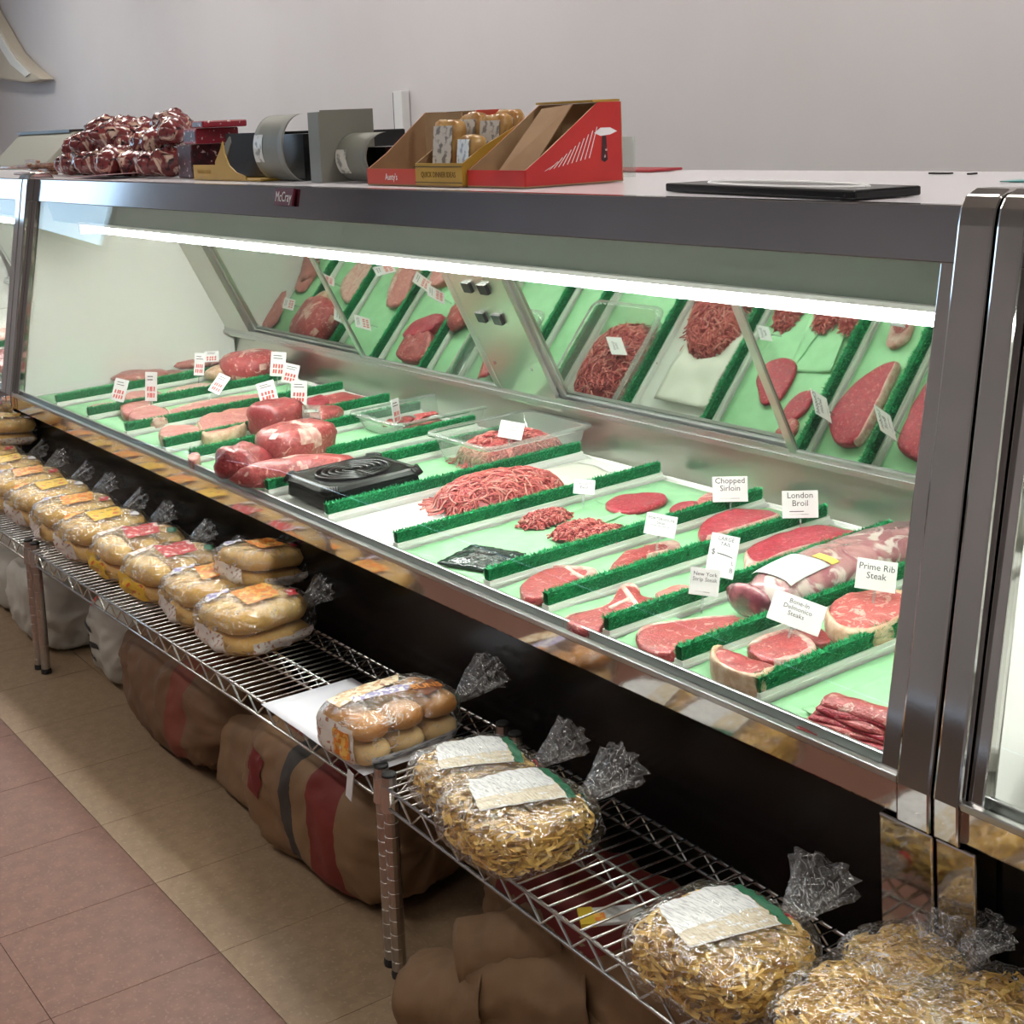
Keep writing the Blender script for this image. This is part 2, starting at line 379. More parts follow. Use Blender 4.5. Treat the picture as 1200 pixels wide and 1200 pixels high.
# ceiling fixtures
lamp_spots = [(x, 2.1) for x in (-9.2, -7.0, -4.8, -2.6, -.4, 1.8)] + [(-8.0, -.7), (-5.4, -.7), (-2.8, -.7), (-.2, -.7)]
for k, (x, y) in enumerate(lamp_spots):
    t = thing('ceiling_light', (x, y, ZC), 'long white fluorescent ceiling fixture over the shop floor', 'ceiling light', group='ceiling fixtures')
    MB().box(-.62, .62, -.17, .17, -.05, 0).build('housing', whitel, t)
    MB().box(-.59, .59, -.145, .145, -.062, -.05).build('diffuser', lampm, t)

# ------------------------------------------------------------------ refrigerated display cases
GB, GT = (1.395, .604), (1.513, 1.249)            # bottom and top of the sloping front glass (y, z)
def glass_y(z): return GB[0] + (z - GB[1]) * (GT[0] - GB[0]) / (GT[1] - GB[1])
DR0, DRD = (2.185, .745), (-.44, .898)            # the leaning rear doors: foot and direction (y, z)
def dr(s, n=0.0): return (DR0[0] + DRD[0] * s - DRD[1] * n, DR0[1] + DRD[1] * s + DRD[0] * n)
def door_bar(mb, x0, x1, s0, s1, n0, n1):
    a = [dr(s0, n0), dr(s0, n1), dr(s1, n1), dr(s1, n0)]
    return mb.prism(a, 'x', x0, x1)
def build_case(x0, x1, label, doors, stiles, pw=.0895, tw=.035):
    t = thing('display_case', ((x0 + x1) / 2, 1.85, 0), label, 'display case')
    K = dict(parent=t, world=True)
    e0, e1 = x0 - pw, x1 + pw
    MB().prism([(1.425, .55), (1.455, .11), (2.28, .11), (2.28, .55)], 'x', e0 + .002, e1 - .002).build('front_panel', blackg, bevel=.004, **K)
    MB().box(e0 + .01, e1 - .01, 1.52, 2.24, 0, .11).build('kick_plate', blackp, **K)
    MB().box(x0 - .035, x1 + .035, 1.384, 1.43, .549, .596).build('chrome_band', chrome, bevel=.003, **K)
    MB().box(x0 - .035, x1 + .035, 1.376, 1.388, .596, .606).box(x0 - .035, x1 + .035, 1.404, 1.412, .596, .612).box(x0 - .035, x1 + .035, 1.388, 1.404, .592, .598).build('glass_channel', alu, bevel=.002, **K)
    MB().prism([(1.412, .57), (2.20, .596), (2.20, .55), (1.412, .55)], 'x', x0, x1).build('deck_pan', whitel, **K)
    MB().prism([(2.185, .60), (2.20, .60), (2.215, .738), (2.20, .738)], 'x', x0, x1).build('rear_panel', steel, **K)
    tr = MB()
    for a, b, z in ((2.150, 2.158, .752), (2.172, 2.180, .758), (2.196, 2.204, .766)): tr.box(x0, x1, a, b, .736, z)
    tr.box(x0, x1, 2.145, 2.23, .726, .738)
    tr.build('door_track', alu, **K)
    g = [(GB[0] - .003, GB[1] - .006), (GB[0] + .003, GB[1] - .006), (GT[0] + .003, GT[1] + .01), (GT[0] - .003, GT[1] + .01)]
    MB().prism(g, 'x', x0 - .01, x1 + .01).build('front_glass', glassm, **K)
    MB().prism([(1.505, 1.249), (1.536, 1.249), (1.542, 1.322), (1.519, 1.322)], 'x', x0 - .035, x1 + .035).build('fascia', fasciam, bevel=.002, **K)
    MB().box(x0 - .035, x1 + .035, 1.5425, 2.30, 1.297, 1.3215).build('top_panel', toppan, bevel=.003, **K)
    MB().prism([(1.538, 1.25), (1.560, 1.178), (1.566, 1.178), (1.546, 1.25)], 'x', x0, x1).build('soffit', soffit, **K)
    MB().box(x0, x1, 1.57, 2.02, 1.25, 1.256).build('canopy_underside', whitel, **K)
    l0 = x0 + (.27 if x0 < -4 else .1)
    MB().prism([(1.548, 1.176), (1.60, 1.182), (1.60, 1.188), (1.548, 1.184)], 'x', l0, x1 - .02).build('lamp_reflector', whitep, **K)
    cyl = [(1.566 + .010 * math.cos(a * math.pi / 4), 1.164 + .010 * math.sin(a * math.pi / 4)) for a in range(8)]
    MB().prism(cyl, 'x', l0 + .02, x1 - .03).build('lamp_tube', tubem, **K)
    for xx in (l0, x1 - .03):
        MB().box(xx, xx + .02, 1.55, 1.585, 1.148, 1.18).build('lamp_socket', whitep, **K)
    for d in doors:
        a, b, n = d
        f = MB(); W = .022
        door_bar(f, a, a + W, 0, .58, n, n + .014); door_bar(f, b - W, b, 0, .58, n, n + .014)
        door_bar(f, a + W, b - W, 0, W, n, n + .014); door_bar(f, a + W, b - W, .58 - W, .58, n, n + .014)
        fo = f.build('sliding_door', alu, bevel=.0015, **K)
        p = door_bar(MB(), a + W, b - W, W, .58 - W, n + .005, n + .009)
        o = t.location; p.v = [(q[0] - o.x, q[1] - o.y, q[2] - o.z) for q in p.v]
        p.build('pane', mirror, fo)
    for a, b in stiles:
        st = door_bar(MB(), a, b, -.02, .58, .018, .030).build('stile_panel', steel, **K)
        if b - a > .22:
            for (q, s) in ((.33, .33), (.60, .33), (.33, .24), (.60, .24)):
                xx = a + (b - a) * q
                p = door_bar(MB(), xx, xx + .035, s, s + .028, .030, .040); o = t.location
                p.v = [(c[0] - o.x, c[1] - o.y, c[2] - o.z) for c in p.v]; p.build('clip', blackp, st)
            for (q, s) in ((.2, .42), (.8, .42), (.2, .1), (.8, .1)):
                xx = a + (b - a) * q
                p = door_bar(MB(), xx, xx + .008, s, s + .008, .030, .034); o = t.location
                p.v = [(c[0] - o.x, c[1] - o.y, c[2] - o.z) for c in p.v]; p.build('screw', chrome, st)
    arc = [(1.405, .57), (1.515, 1.25), (1.93, 1.25), (2.02, 1.10), (2.08, 1.00), (2.13, .90), (2.165, .80), (2.185, .70), (2.19, .57)]
    for xx, sgn in ((x0, 1), (x1, -1)):
        MB().prism(arc, 'x', min(xx, xx - .012 * sgn), max(xx, xx - .012 * sgn)).build('end_liner', whitel, **K)
        MB().prism([(1.44, .12), (1.44, .57), (1.52, 1.29), (2.26, 1.29), (2.26, .12)], 'x', min(xx - .012 * sgn, xx - .03 * sgn), max(xx - .012 * sgn, xx - .03 * sgn)).build('end_panel', steel, **K)
        tg = [(glass_y(.60) - .008, .60), (glass_y(.60) + .012, .60), (glass_y(1.25) + .012, 1.25), (glass_y(1.25) - .008, 1.25)]
        MB().prism(tg, 'x', min(xx, xx - tw * sgn), max(xx, xx - tw * sgn)).build('glass_trim', darkm if False else chrome, bevel=.002, **K)
        pr = [(1.372, .60), (1.372, .547), (1.50, .547), (1.50, .60), (1.575, 1.28), (1.585, 1.322), (1.575, 1.338), (1.555, 1.344), (1.525, 1.344), (1.505, 1.336), (1.495, 1.322), (1.490, 1.30)]
        MB().prism(pr, 'x', min(xx - (tw + .0015) * sgn, xx - pw * sgn), max(xx - (tw + .0015) * sgn, xx - pw * sgn)).build('end_post', chrome, bevel=.004, **K)
        MB().prism([(1.378, .545), (1.385, .34), (1.424, .33), (1.424, .545)], 'x', min(xx - .004 * sgn, xx - pw * sgn), max(xx - .004 * sgn, xx - pw * sgn)).build('post_foot', chrome, bevel=.003, **K)
    return t
main = build_case(-4.87, -1.175, 'long refrigerated meat case with leaning glass front and mirrored rear doors', [(-4.66, -3.82, .0), (-3.86, -3.10, .018), (-2.86, -2.02, .0), (-2.06, -1.20, .018)], [(-4.86, -4.66), (-3.13, -2.86)])
bd = MB().box(-.045, .045, -.006, 0, -.02, .02).build('badge', maroonb, main)
bl = onY(335, 231, 1.511); bd.location = bl - main.location; bd.rotation_euler.x = R(-10.8)
bd['label'] = 'maroon badge with white lettering'
text('McCray', .034, card, bd, (0, -.0068, -.001), (R(90), 0, 0), sx=.75)
build_case(-7.6, -5.055, 'second meat case beyond the white end panel and narrow chrome post, filled with meat', [(-7.4, -6.3, 0), (-6.34, -5.1, .018)], [])
build_case(-1.018, 1.4, 'neighbouring display case with empty white interior beyond the wide chrome posts', [(-.8, .3, 0), (.26, 1.35, .018)], [], .063, .022)

# ------------------------------------------------------------------ deck: trays, paper, dividers
DIV = [-4.60, -4.30, -3.98, -3.69, -3.515, -3.23, -3.06, -2.763, -2.466, -2.138, -1.956, -1.788, -1.61, -1.442]
EDG = [-4.86] + DIV + [-1.185]
def tray_at(x0, x1, label, group):
    t = thing('meat_tray', dk((x0 + x1) / 2, .37, 0), label, 'tray', (DT, 0, 0), group)
    h = (x1 - x0) / 2 - .0015; b = .007
    MB().box(-h, h, -.36, .375, -.012, 0).build('base', whitep, t)
    MB().box(-h, -h + b, -.36, .375, 0, .008).box(h - b, h, -.36, .375, 0, .008).box(-h + b, h - b, -.36, -.353, 0, .008).box(-h + b, h - b, .368, .375, 0, .008).build('rim', whitep, t, bevel=.002)
    return t
def paper(x0, x1, d0, d1, label, group=None, o=.0035, amp=.0015, m=None, seed=0, curl=.0, name='paper_sheet', rot=0):
    cx, cd_ = (x0 + x1) / 2, (d0 + d1) / 2
    def fn(a, b):
        x = (a - .5) * (x1 - x0); y = (b - .5) * (d1 - d0)
        z = amp * (1 + N(x + seed, y, seed, 14)) + curl * max(0, (abs(a - .5) * 2) ** 6 + (.0 if b > .1 else 1 - b * 10) * .5)
        return (x, y, z)
    ob = MB().sheet(fn, 14, 22, .0006).build(name, m or greenp, smooth=True)
    ob.location = dk(cx, cd_, o); ob.rotation_euler = (DT, 0, rot)
    return tag(ob, label, 'paper', group)
for i in range(len(EDG) - 1):
    a, b = EDG[i], EDG[i + 1]
    tray_at(a, b, 'shallow white plastic meat tray lying between green parsley dividers on the deck', 'trays on the deck')
    if abs(a + 2.763) > .01 and abs(a + 3.06) > .01:
        paper(a + .016, b - .016, .012, .72, 'pale green butcher paper lining a white meat tray between parsley dividers', 'green tray papers', seed=i * 3.1)
paper(-3.04, -2.79, .20, .50, 'short green paper sheet under the clear tub of ground meat', None, seed=50)
# parsley divider
def grass_mesh(seed, L=.71):
    rnd = random.Random(seed); mb = MB()
    mb.box(-.006, .006, 0, L, .012, .034, 1)
    for k in range(3800):
        y = rnd.uniform(0, L); s = rnd.choice((-1, 1)); z = rnd.uniform(.013, .032)
        if rnd.random() < .45: bx = rnd.uniform(-.006, .006); z = .033; s = rnd.uniform(-1, 1)
        else: bx = .006 * s
        l = rnd.uniform(.005, .0115)
        dx = s * l * rnd.uniform(.5, .9); dz = l * rnd.uniform(.1, .9); dy = rnd.uniform(-.005, .005); wv = .0017
        mb.add([(bx, y - wv, z), (bx, y + wv, z), (bx + dx, y + dy, min(z + dz, .045))], [(0, 1, 2)], rnd.choices((0, 1, 2), (6, 1.5, 1.6))[0])
    for k in range(160):
        x = rnd.uniform(-.006, .006); z = rnd.uniform(.013, .033)
        for yy, s in ((0, -1), (L, 1)):
            mb.add([(x - .0013, yy, z), (x + .0013, yy, z), (x + rnd.uniform(-.003, .003), yy + s * .005, z + .005)], [(0, 1, 2)], 0)
    return mb.mesh('grass', [grassm, grassd, grassl])
gmesh = [grass_mesh(s) for s in (1, 2, 3)]
dbase = MB().box(-.010, .010, -.002, .715, 0, .012).box(-.0115, .0115, -.0045, .7175, 0, .005).mesh('base', whitep)
def divider(x, d, o, label, group, k=0, scale=1.):
    t = thing('parsley_divider', dk(x, d, o), label, 'divider', (DT, 0, 0), group)
    link('base', dbase, t); g = link('grass_strip', gmesh[k % 3], t); g['kind'] = 'stuff'
    return t
for k, x in enumerate(DIV):
    divider(x, .012, .0085, 'green plastic parsley divider strip running front to back between meat trays', 'parsley dividers in the meat case', k)

# ------------------------------------------------------------------ meat
def smooth_poly(P, n):
    m = len(P); out = []
    for i in range(n):
        t = i * m / n; k = int(t); f = t - k
        p = [P[(k + j - 1) % m] for j in range(4)]
        out.append(tuple(.5 * (2*p[1][a] + (p[2][a]-p[0][a])*f + (2*p[0][a]-5*p[1][a]+4*p[2][a]-p[3][a])*f*f + (-p[0][a]+3*p[1][a]-3*p[2][a]+p[3][a])*f**3) for a in (0, 1)))
    return out
def steak(name, label, px, cf, thick, m=beef, fat=None, fatw=.14, fm=None, cat='meat', group=None, o0=.006, bone=None, seed=0, n=44, side=None):
    P = [onD(*cf(*p), thick + o0) for p in px]
    cx = sum(p[0] for p in P) / len(P); cy = sum(p[1] for p in P) / len(P)
    P = smooth_poly([(p[0] - cx, p[1] - cy) for p in P], n)
    if sum(P[i][0] * P[(i+1) % n][1] - P[(i+1) % n][0] * P[i][1] for i in range(n)) < 0: P = P[::-1]; rev = True
    else: rev = False
    t = thing(name, dk(cx, cy, o0), label, cat, (DT, 0, 0), group)
    rings = [(.95, 0), (1.0, .2), (1.02, .55), (1.0, .88), (.95, 1.0), (.8, 1.03), (.6, 1.05), (.35, 1.05), (.15, 1.04)]
    vs = []; fs = []
    for fr, h in rings:
        for i in range(n):
            x, y = P[i][0] * fr, P[i][1] * fr
            wob = 1 + .035 * N(x + seed, y, h, 45)
            z = h * thick + (thick * .10 + .0012) * N(x + seed, y, 1.3, 30) * (1 if h > .5 else 0)
            vs.append((x * wob, y * wob, max(0, z)))
    for r in range(len(rings) - 1):
        for i in range(n):
            fs.append((r*n+i, r*n+(i+1) % n, (r+1)*n+(i+1) % n, (r+1)*n+i))
    fs.append(tuple(range(n - 1, -1, -1))); fs.append(tuple((len(rings)-1)*n + i for i in range(n)))
    MB().add(vs, fs).build('meat', m, t, smooth=True)
    if fat:
        f = MB(); a, b = fat; k0, k1 = int(a * n), int(b * n); idx = [(-k if rev else k) % n for k in range(k0, k1 + 1)]
        if rev: idx = idx[::-1]
        secs = []
        for q, i in enumerate(idx):
            e = min(1, q / 3, (len(idx) - 1 - q) / 3) * .9 + .1
            x, y = P[i]; wob = 1 + .035 * N(x + seed, y, .5, 45); wi = fatw * e * (1 + .4 * N(x, y, seed, 60))
            secs.append([(x * fr * wob, y * fr * wob, z * thick) for fr, z in ((.97, .0), (1.03, .2), (1.05, .55), (1.035, .9), (1.0, 1.06), (1 - wi * .5, 1.13), (1 - wi, 1.09), (1 - wi, .8))])
        vs = [p for s_ in secs for p in s_]; c = 8
        fs = [(r*c+i, r*c+(i+1) % c, (r+1)*c+(i+1) % c, (r+1)*c+i) for r in range(len(secs)-1) for i in range(c)]
        fs = [tuple(reversed(q)) for q in fs] + [tuple(range(c)), tuple((len(secs)-1)*c + i for i in range(c-1, -1, -1))]
        f.add(vs, fs).build('fat_rim', fm or fatm, t, smooth=True)
    if bone:
        b = MB()
        for path, r in bone:
            Q = [onD(*cf(*p), thick + o0) for p in path]
            b.tube([(q[0] - cx, q[1] - cy, thick * .97) for q in Q], r, 6)
        b.build('bone', bonem, t, smooth=True)
    return t
def lump(a, b, c, p, amp, fr, seed, nu=30, nv=18, flat=0.):
    vs = []; fs = []
    for j in range(nv + 1):
        th = math.pi * j / nv
        for i in range(nu):
            ph = 2 * math.pi * i / nu
            d = Vector((math.sin(th) * math.cos(ph), math.sin(th) * math.sin(ph), math.cos(th)))
            s = (abs(d.x / a) ** p + abs(d.y / b) ** p + abs(d.z / c) ** p) ** (-1 / p)
            q = d * s; q *= 1 + amp * N(d.x + seed, d.y, d.z, fr) + amp * .4 * N(d.x, d.y + seed, d.z, fr * 2.7)
            z = q.z + c
            vs.append((q.x, q.y, max(0, z)))
    for j in range(nv):
        for i in range(nu):
            fs.append((j*nu+i, (j+1)*nu+i, (j+1)*nu+(i+1) % nu, j*nu+(i+1) % nu))
    return MB().add(vs, fs)
def roast(name, label, u, v, L, W, H, rz, m, p=2.6, amp=.12, seed=0, fat=False, o=.006, cat='meat', group=None, fr=1.6):
    x, d = onD(u, v, o + H * .5)
    t = thing(name, dk(x, d, o), label, cat, (DT, 0, R(rz)), group)
    lump(L / 2, W / 2, H / 2, p, amp, fr, seed).build('meat', m, t, smooth=True)
    if fat:
        fb = lump(L / 2 * 1.012, W / 2 * 1.012, H / 2 * 1.012, p, amp, fr, seed, 30, 18)
        keep = [f for f in fb.f if all(N(fb.v[i][0] + seed, fb.v[i][1], fb.v[i][2], 22) > .12 for i in f)]
        if keep: fb.f = keep; fb.m = [0] * len(keep); fb.build('fat_cap', fatp, t, smooth=True)
    return t

# right-hand sections, front to back
st = thing('sliced_beef_stack', dk(*onD(1012, 850, .02), .006), 'folded stack of thin red beef slices on green paper beside the end post', 'meat', (DT, 0, R(8)))
for k in range(7):
    def fn(a, b, k=k):
        x = (a - .5) * (.155 - .006 * k); y = (b - .5) * (.075 - .004 * k)
        z = .006 + k * .0062 + .005 * N(x, y, k * 2.2, 22) - .012 * abs(b - .5) ** 2 * 4 * (k / 7)
        return (x + .006 * N(b * 3, k, 0), y - .010 + .0035 * k + .008 * N(a * 2.5, k * 1.7, 2), max(z, .001))
    MB().sheet(fn, 16, 8, .0042).build('slice', beefb if k % 2 else beef, st, smooth=True)
steak('strip_steak', 'thick strip steak with broad cream fat edge at the glass between parsley dividers', [(432,752),(500,768),(570,792),(655,822),(640,845),(590,868),(500,848),(425,800)], c8, .036, beef, (.45, 1.1), .17, seed=1)
steak('strip_steak', 'strip steak with white fat tail behind the thick fat-edged steak', [(560,745),(620,708),(720,690),(800,735),(790,770),(720,800),(640,800),(575,775)], c8, .026, beef, (.0, .75), .2, fatp, seed=2)
steak('prime_rib_steak', 'big round bone-in prime rib steak marbled with fat beside the end post', [(850,620),(900,560),(1000,540),(1130,548),(1185,590),(1130,640),(1040,690),(930,695),(865,665)], c8, .038, marbl, (.25, 1.05), .10, seed=3)
steak('beef_trim', 'scrap of dark beef with fat behind the paper price card', [(735,680),(790,660),(850,700),(870,730),(800,735)], c8, .012, beefd, seed=4)
steak('sirloin_strip', 'long flat sirloin strip lying at the glass on green paper', [(148,700),(200,668),(330,652),(420,640),(520,640),(545,655),(450,702),(340,742),(250,775),(165,745)], c8, .018, beef, (.02, .42), .12, fatp, seed=5)
steak('sirloin_strip', 'second thin sirloin strip tucked beside the long flat one', [(240,765),(330,728),(430,690),(540,660),(470,712),(360,752),(265,790)], c8, .010, beefb, seed=5.5)
steak('t_bone_steak', 'T-bone steak with pale bone and pointed tip near the glass', [(690,985),(790,960),(880,925),(930,850),(985,842),(1030,890),(1078,906),(960,965),(845,1012),(830,1045),(720,1030)], c7, .018, beef, (.0, .45), .16, fatp, bone=[([(940,860),(975,905),(1000,940),(950,965)], .006), ([(975,905),(880,950)], .005)], seed=6)
steak('beef_trim', 'small pale pink beef piece behind the pointed T-bone steak', [(215,552),(270,527),(330,520),(345,535),(300,560),(240,575)], c8, .014, porkm, seed=7)
steak('london_broil', 'large flat red london broil at the back with a fat seam', [(556,385),(640,342),(720,318),(810,297),(960,322),(880,350),(700,402),(600,445),(556,440)], c8, .028, beefb, (.62, 1.02), .10, fatp, seed=8)
steak('porterhouse_steak', 'porterhouse steak with pale fat end by the glass next to the black packet', [(490,845),(560,792),(650,762),(780,768),(815,790),(700,832),(600,892),(505,898)], c7, .018, beef, (.25, .6), .2, fatp, bone=[([(690,770),(730,800),(760,815)], .005)], seed=9)
steak('porterhouse_steak', 'ragged porterhouse steak with fatty edge under the folded price card', [(880,770),(940,702),(1000,682),(1150,650),(1178,680),(1050,712),(960,762)], c7, .016, beef, (.35, .75), .3, fatp, seed=10)
steak('sirloin_steak', 'bright pink-red sirloin steak at the back under the london card', [(375,312),(420,268),(500,242),(620,240),(665,265),(560,302),(480,325),(400,345)], c8, .024, beefb, (.5, .9), .12, fatp, seed=11)
steak('cube_steak', 'bright red flat cube steak on green paper near the patties', [(865,480),(930,446),(1040,440),(1112,440),(1126,470),(1060,500),(960,520),(880,506)], c7, .012, beefb, seed=12)
steak('cube_steak', 'small red cube steak half hidden by a divider near the back', [(268,238),(310,216),(372,215),(365,238),(300,256)], c8, .012, beefb, seed=13)
steak('beef_trim', 'fat-flecked beef scrap under the card reading chopped sirloin', [(368,210),(410,180),(455,196),(440,215),(390,222)], c8, .014, marbl, seed=14)
def strands(n, a, b, h, rnd, r=.0021, L=.03, p=2.4, mb=None, lift=.0):
    mb = mb or MB()
    for k in range(n):
        while True:
            x, y = rnd.uniform(-1, 1), rnd.uniform(-1, 1)
            if abs(x) ** p + abs(y) ** p < 1: break
        ang = rnd.uniform(0, 2 * math.pi); cur = rnd.uniform(-40, 40); pts = []
        px_, py_ = x * a, y * b
        dz = rnd.uniform(-.003, .003); up_ = rnd.uniform(0, .004)
        for q in range(6):
            s = abs(px_ / a) ** p + abs(py_ / b) ** p
            z = h * max(0, 1 - s) ** .5 + dz + up_ * math.sin(q / 5 * math.pi) + lift
            pts.append((px_, py_, max(r, z)))
            px_ += math.cos(ang) * L / 5; py_ += math.sin(ang) * L / 5; ang += cur * L / 5
        mb.tube(pts, r * rnd.uniform(.8, 1.2), 4, rnd.choices((0, 1, 2), (6, 3, 2))[0])
    return mb
def mince(name, label, x, d, a, b, h, rz, n, o=.006, seed=1, cat='meat', r=.0021, L=.03, group=None):
    t = thing(name, dk(x, d, o), label, cat, (DT, 0, R(rz)), group)
    lump(a * .96, b * .96, h * .98, 2.4, .05, 2, seed, 28, 14)
    core = MB()
    nu, nv = 28, 7; vs = []; fs = []
    for j in range(nv + 1):
        f = 1 - j / nv
        for i in range(nu):
            ph = 2 * math.pi * i / nu; c, s = math.cos(ph), math.sin(ph)
            rr = (abs(c) ** 2.4 + abs(s) ** 2.4) ** (-1 / 2.4) * f * .97
            vs.append((a * rr * c, b * rr * s, max(0, h * max(0, 1 - (rr * (abs(c)**2.4 + abs(s)**2.4) ** (1/2.4)) ** 2.4) ** .5 - .0015)))
    for j in range(nv):
        for i in range(nu): fs.append((j*nu+i, j*nu+(i+1) % nu, (j+1)*nu+(i+1) % nu, (j+1)*nu+i))
    core.add(vs, fs).build('mince_core', gr2, t, smooth=True)
    s_ = strands(n, a, b, h, random.Random(seed), r, L).build('mince_strands', [gr1, gr2, gr3], t, smooth=True); s_['kind'] = 'stuff'
    return t
mince('ground_beef', 'heap of freshly ground beef strands on the bare white tray', -2.617, .375, .098, .155, .055, -8, 900, seed=3, L=.04)
for k, (px, lb) in enumerate((([(465,565),(520,522),(640,496),(760,502),(775,532),(660,572),(560,600),(475,592)], 'ground beef patty lying flat farthest from the black packet, no patty over it'), ([(590,620),(640,576),(760,542),(870,542),(896,580),(800,612),(700,645),(605,640)], 'ground beef patty in the middle, leaning on its neighbours'), ([(720,652),(790,622),(900,592),(925,606),(830,640),(750,665)], 'ground beef patty half hidden by the parsley divider'))):
    P = [onD(*c7(*p), .02) for p in px]; cx = sum(p[0] for p in P) / len(P); cy = sum(p[1] for p in P) / len(P)
    if k == 2: cy -= .0
    mince('beef_patty', lb, cx + (-.012, .010, .020)[k], cy + (.0, -.004, .0)[k], .040, .066, .017, 10, 420, o=.008 + .005 * k, seed=20 + k, L=.010, r=.0017)
for k, (x, d, rz) in enumerate(((-2.34, .42, 12), (-2.25, .40, -6))):
    paper(x - .06, x + .06, d - .09, d + .09, 'small loose green paper square under the ground beef patties', 'patty papers', o=.0055 + .0015 * k, curl=.006, seed=70 + k, rot=R(rz))
paper(-1.37, -1.20, .03, .30, 'loose green paper square curling under the folded beef slices', None, o=.0055, curl=.004, seed=90)
paper(-1.55, -1.47, .22, .43, 'green paper square under the prime rib steak, corner sticking out', None, o=.0055, curl=.003, seed=91)
for k, (x0, x1, d0, d1, rz, lb) in enumerate(((-1.600, -1.475, .006, .17, 7, 'loose green paper square under the thick fat-edged strip steak'), (-1.775, -1.655, .004, .16, 8, 'loose green paper square under the long flat sirloin strip'), (-1.940, -1.83, .004, .15, -5, 'loose green paper square under the T-bone steak'), (-2.115, -2.0, .004, .16, 6, 'loose green paper square under the porterhouse steak by the glass'))):
    paper(x0, x1, d0, d1, lb, None, o=.0056, curl=.003, seed=110 + k * 3, rot=R(rz))
pk = thing('black_packet', dk(*onD(*c7(318, 735), .008), .006), 'crumpled black plastic packet on green paper near the glass', 'packet', (DT, 0, R(20)))
MB().sheet(lambda a, b: ((a - .5) * .13, (b - .5) * .12, .007 + .010 * (1 - (2*a-1)**2) * (1 - (2*b-1)**2) + .004 * N(a, b, 3, 7)), 18, 18, .004).build('film', mat('black_film', (.02, .03, .03), .12, bump=.8, bscale=50), pk, smooth=True)
wp = paper(-2.69, -2.50, .40, .66, 'pale waxed paper sheet bunched behind the ground beef heap', None, o=.0055, amp=.012, m=palepap, seed=33)
# vacuum-packed primal
p0 = onD(*c8(612, 575), .04); p1 = (-1.69, .70)
vt = thing('vacuum_packed_beef', dk((p0[0] + p1[0]) / 2 - .005, (p0[1] + p1[1]) / 2, .009), 'long vacuum-packed beef primal with white and yellow sticker', 'meat', (DT, 0, R(2)))
LL = (p1[1] - p0[1]) / 2 + .03
lump(.062, LL, .034, 2.9, .06, 2, 4, 36, 24).build('meat', vacm, vt, smooth=True)
lump(.064, .02, .040, 2.4, .05, 2, 9, 24, 14)
e_ = lump(.052, .012, .029, 2.4, .08, 3, 9, 24, 14).build('cut_end', purplem, vt, smooth=True); e_.location = (0, -LL + .004, .004)
def patch(mb, a, b, c, p, x0, x1, y0, y1, off, nx=8, ny=8, zc=None, mi=0, amp=0., fr=2, seed=0):
    def fn(u, v):
        x = x0 + (x1 - x0) * u; y = y0 + (y1 - y0) * v
        s = max(1e-4, 1 - abs(x / a) ** p - abs(y / b) ** p) ** (1 / p) * c
        return (x, y, (zc if zc is not None else c) + s + off)
    return mb.sheet(fn, nx, ny, .0006, mi)
patch(MB(), .062, LL, .034, 2.9, -.045, .045, -LL + .06, -LL + .16, .0035).build('sticker', card, vt, smooth=True)
patch(MB(), .062, LL, .034, 2.9, .0, .045, -LL + .165, -LL + .185, .0035).build('sticker', yellowst, vt, smooth=True)

# containers
def rrect(a, b, r, n=5):
    out = []
    for cx, cy, q in ((a - r, b - r, 0), (-a + r, b - r, 90), (-a + r, -b + r, 180), (a - r, -b + r, 270)):
        for k in range(n + 1):
            t = R(q + 90 * k / n); out.append((cx + r * math.cos(t), cy + r * math.sin(t)))
    return out
def loft(rings, cap0=True, cap1=False, mi=0, mb=None):
    mb = mb or MB(); n = len(rings[0]); vs = [p for r in rings for p in r]
    fs = [(j*n+i, j*n+(i+1) % n, (j+1)*n+(i+1) % n, (j+1)*n+i) for j in range(len(rings)-1) for i in range(n)]
    if cap0: fs.append(tuple(range(n - 1, -1, -1)))
    if cap1: fs.append(tuple((len(rings)-1)*n + i for i in range(n)))
    return mb.add(vs, fs, mi)
def tub(x, d, a, b, h, rz, label, o=.006):
    t = thing('clear_tub', dk(x, d, o), label, 'container', (DT, 0, R(rz)))
    def R_(sa, z): return [(px * 1., py * 1., z) for px, py in rrect(a * sa, b * sa, .03)]
    loft([R_(.80, .001), R_(.82, .004), R_(.93, h - .008), R_(.935, h - .003)], True).build('wall', tubm, t, smooth=True)
    loft([R_(.935, h - .003), R_(1.0, h - .003), R_(1.01, h - .009), R_(1.0, h), R_(.93, h)], False).build('rim', tubm, t, smooth=True)
    return t
def in_tub(x, d, a, b, h, rz, label, n, seed, o=.010, sliced=False):
    return mince('ground_meat' if not sliced else 'sliced_meat', label, x, d, a, b, h, rz, n, o=o, seed=seed, L=.03 if not sliced else .05, r=.0021 if not sliced else .005)
tub(-2.885, .600, .142, .165, .080, 0, 'deep clear plastic tub holding pink ground meat')
in_tub(-2.885, .597, .116, .136, .060, 0, 'pink ground meat filling the deep clear tub', 620, 41)
tub(-3.375, .650, .135, .170, .055, 0, 'shallow clear plastic tub with a few red meat slices')
sm = thing('sliced_meat', dk(-3.345, .60, .012), 'loose pile of red meat slices in the shallow clear tub', 'meat', (DT, 0, R(-20)))
for k in range(8):
    sx, sy = random.uniform(-.045, .045), random.uniform(-.07, .07)
    MB().sheet(lambda a, b, k=k, sx=sx, sy=sy: (sx + (a - .5) * .05, sy + (b - .5) * .06, .008 + .0035 * k + .010 * N(a, b, k * 3.3, 2.5)), 7, 7, .004).build('slice', beefd if k % 3 else beef, sm, smooth=True)
bk = thing('black_container', dk(-2.912, .165, .0095), 'black ribbed plastic container lid-up with oval rings', 'container', (DT, 0, R(1)))
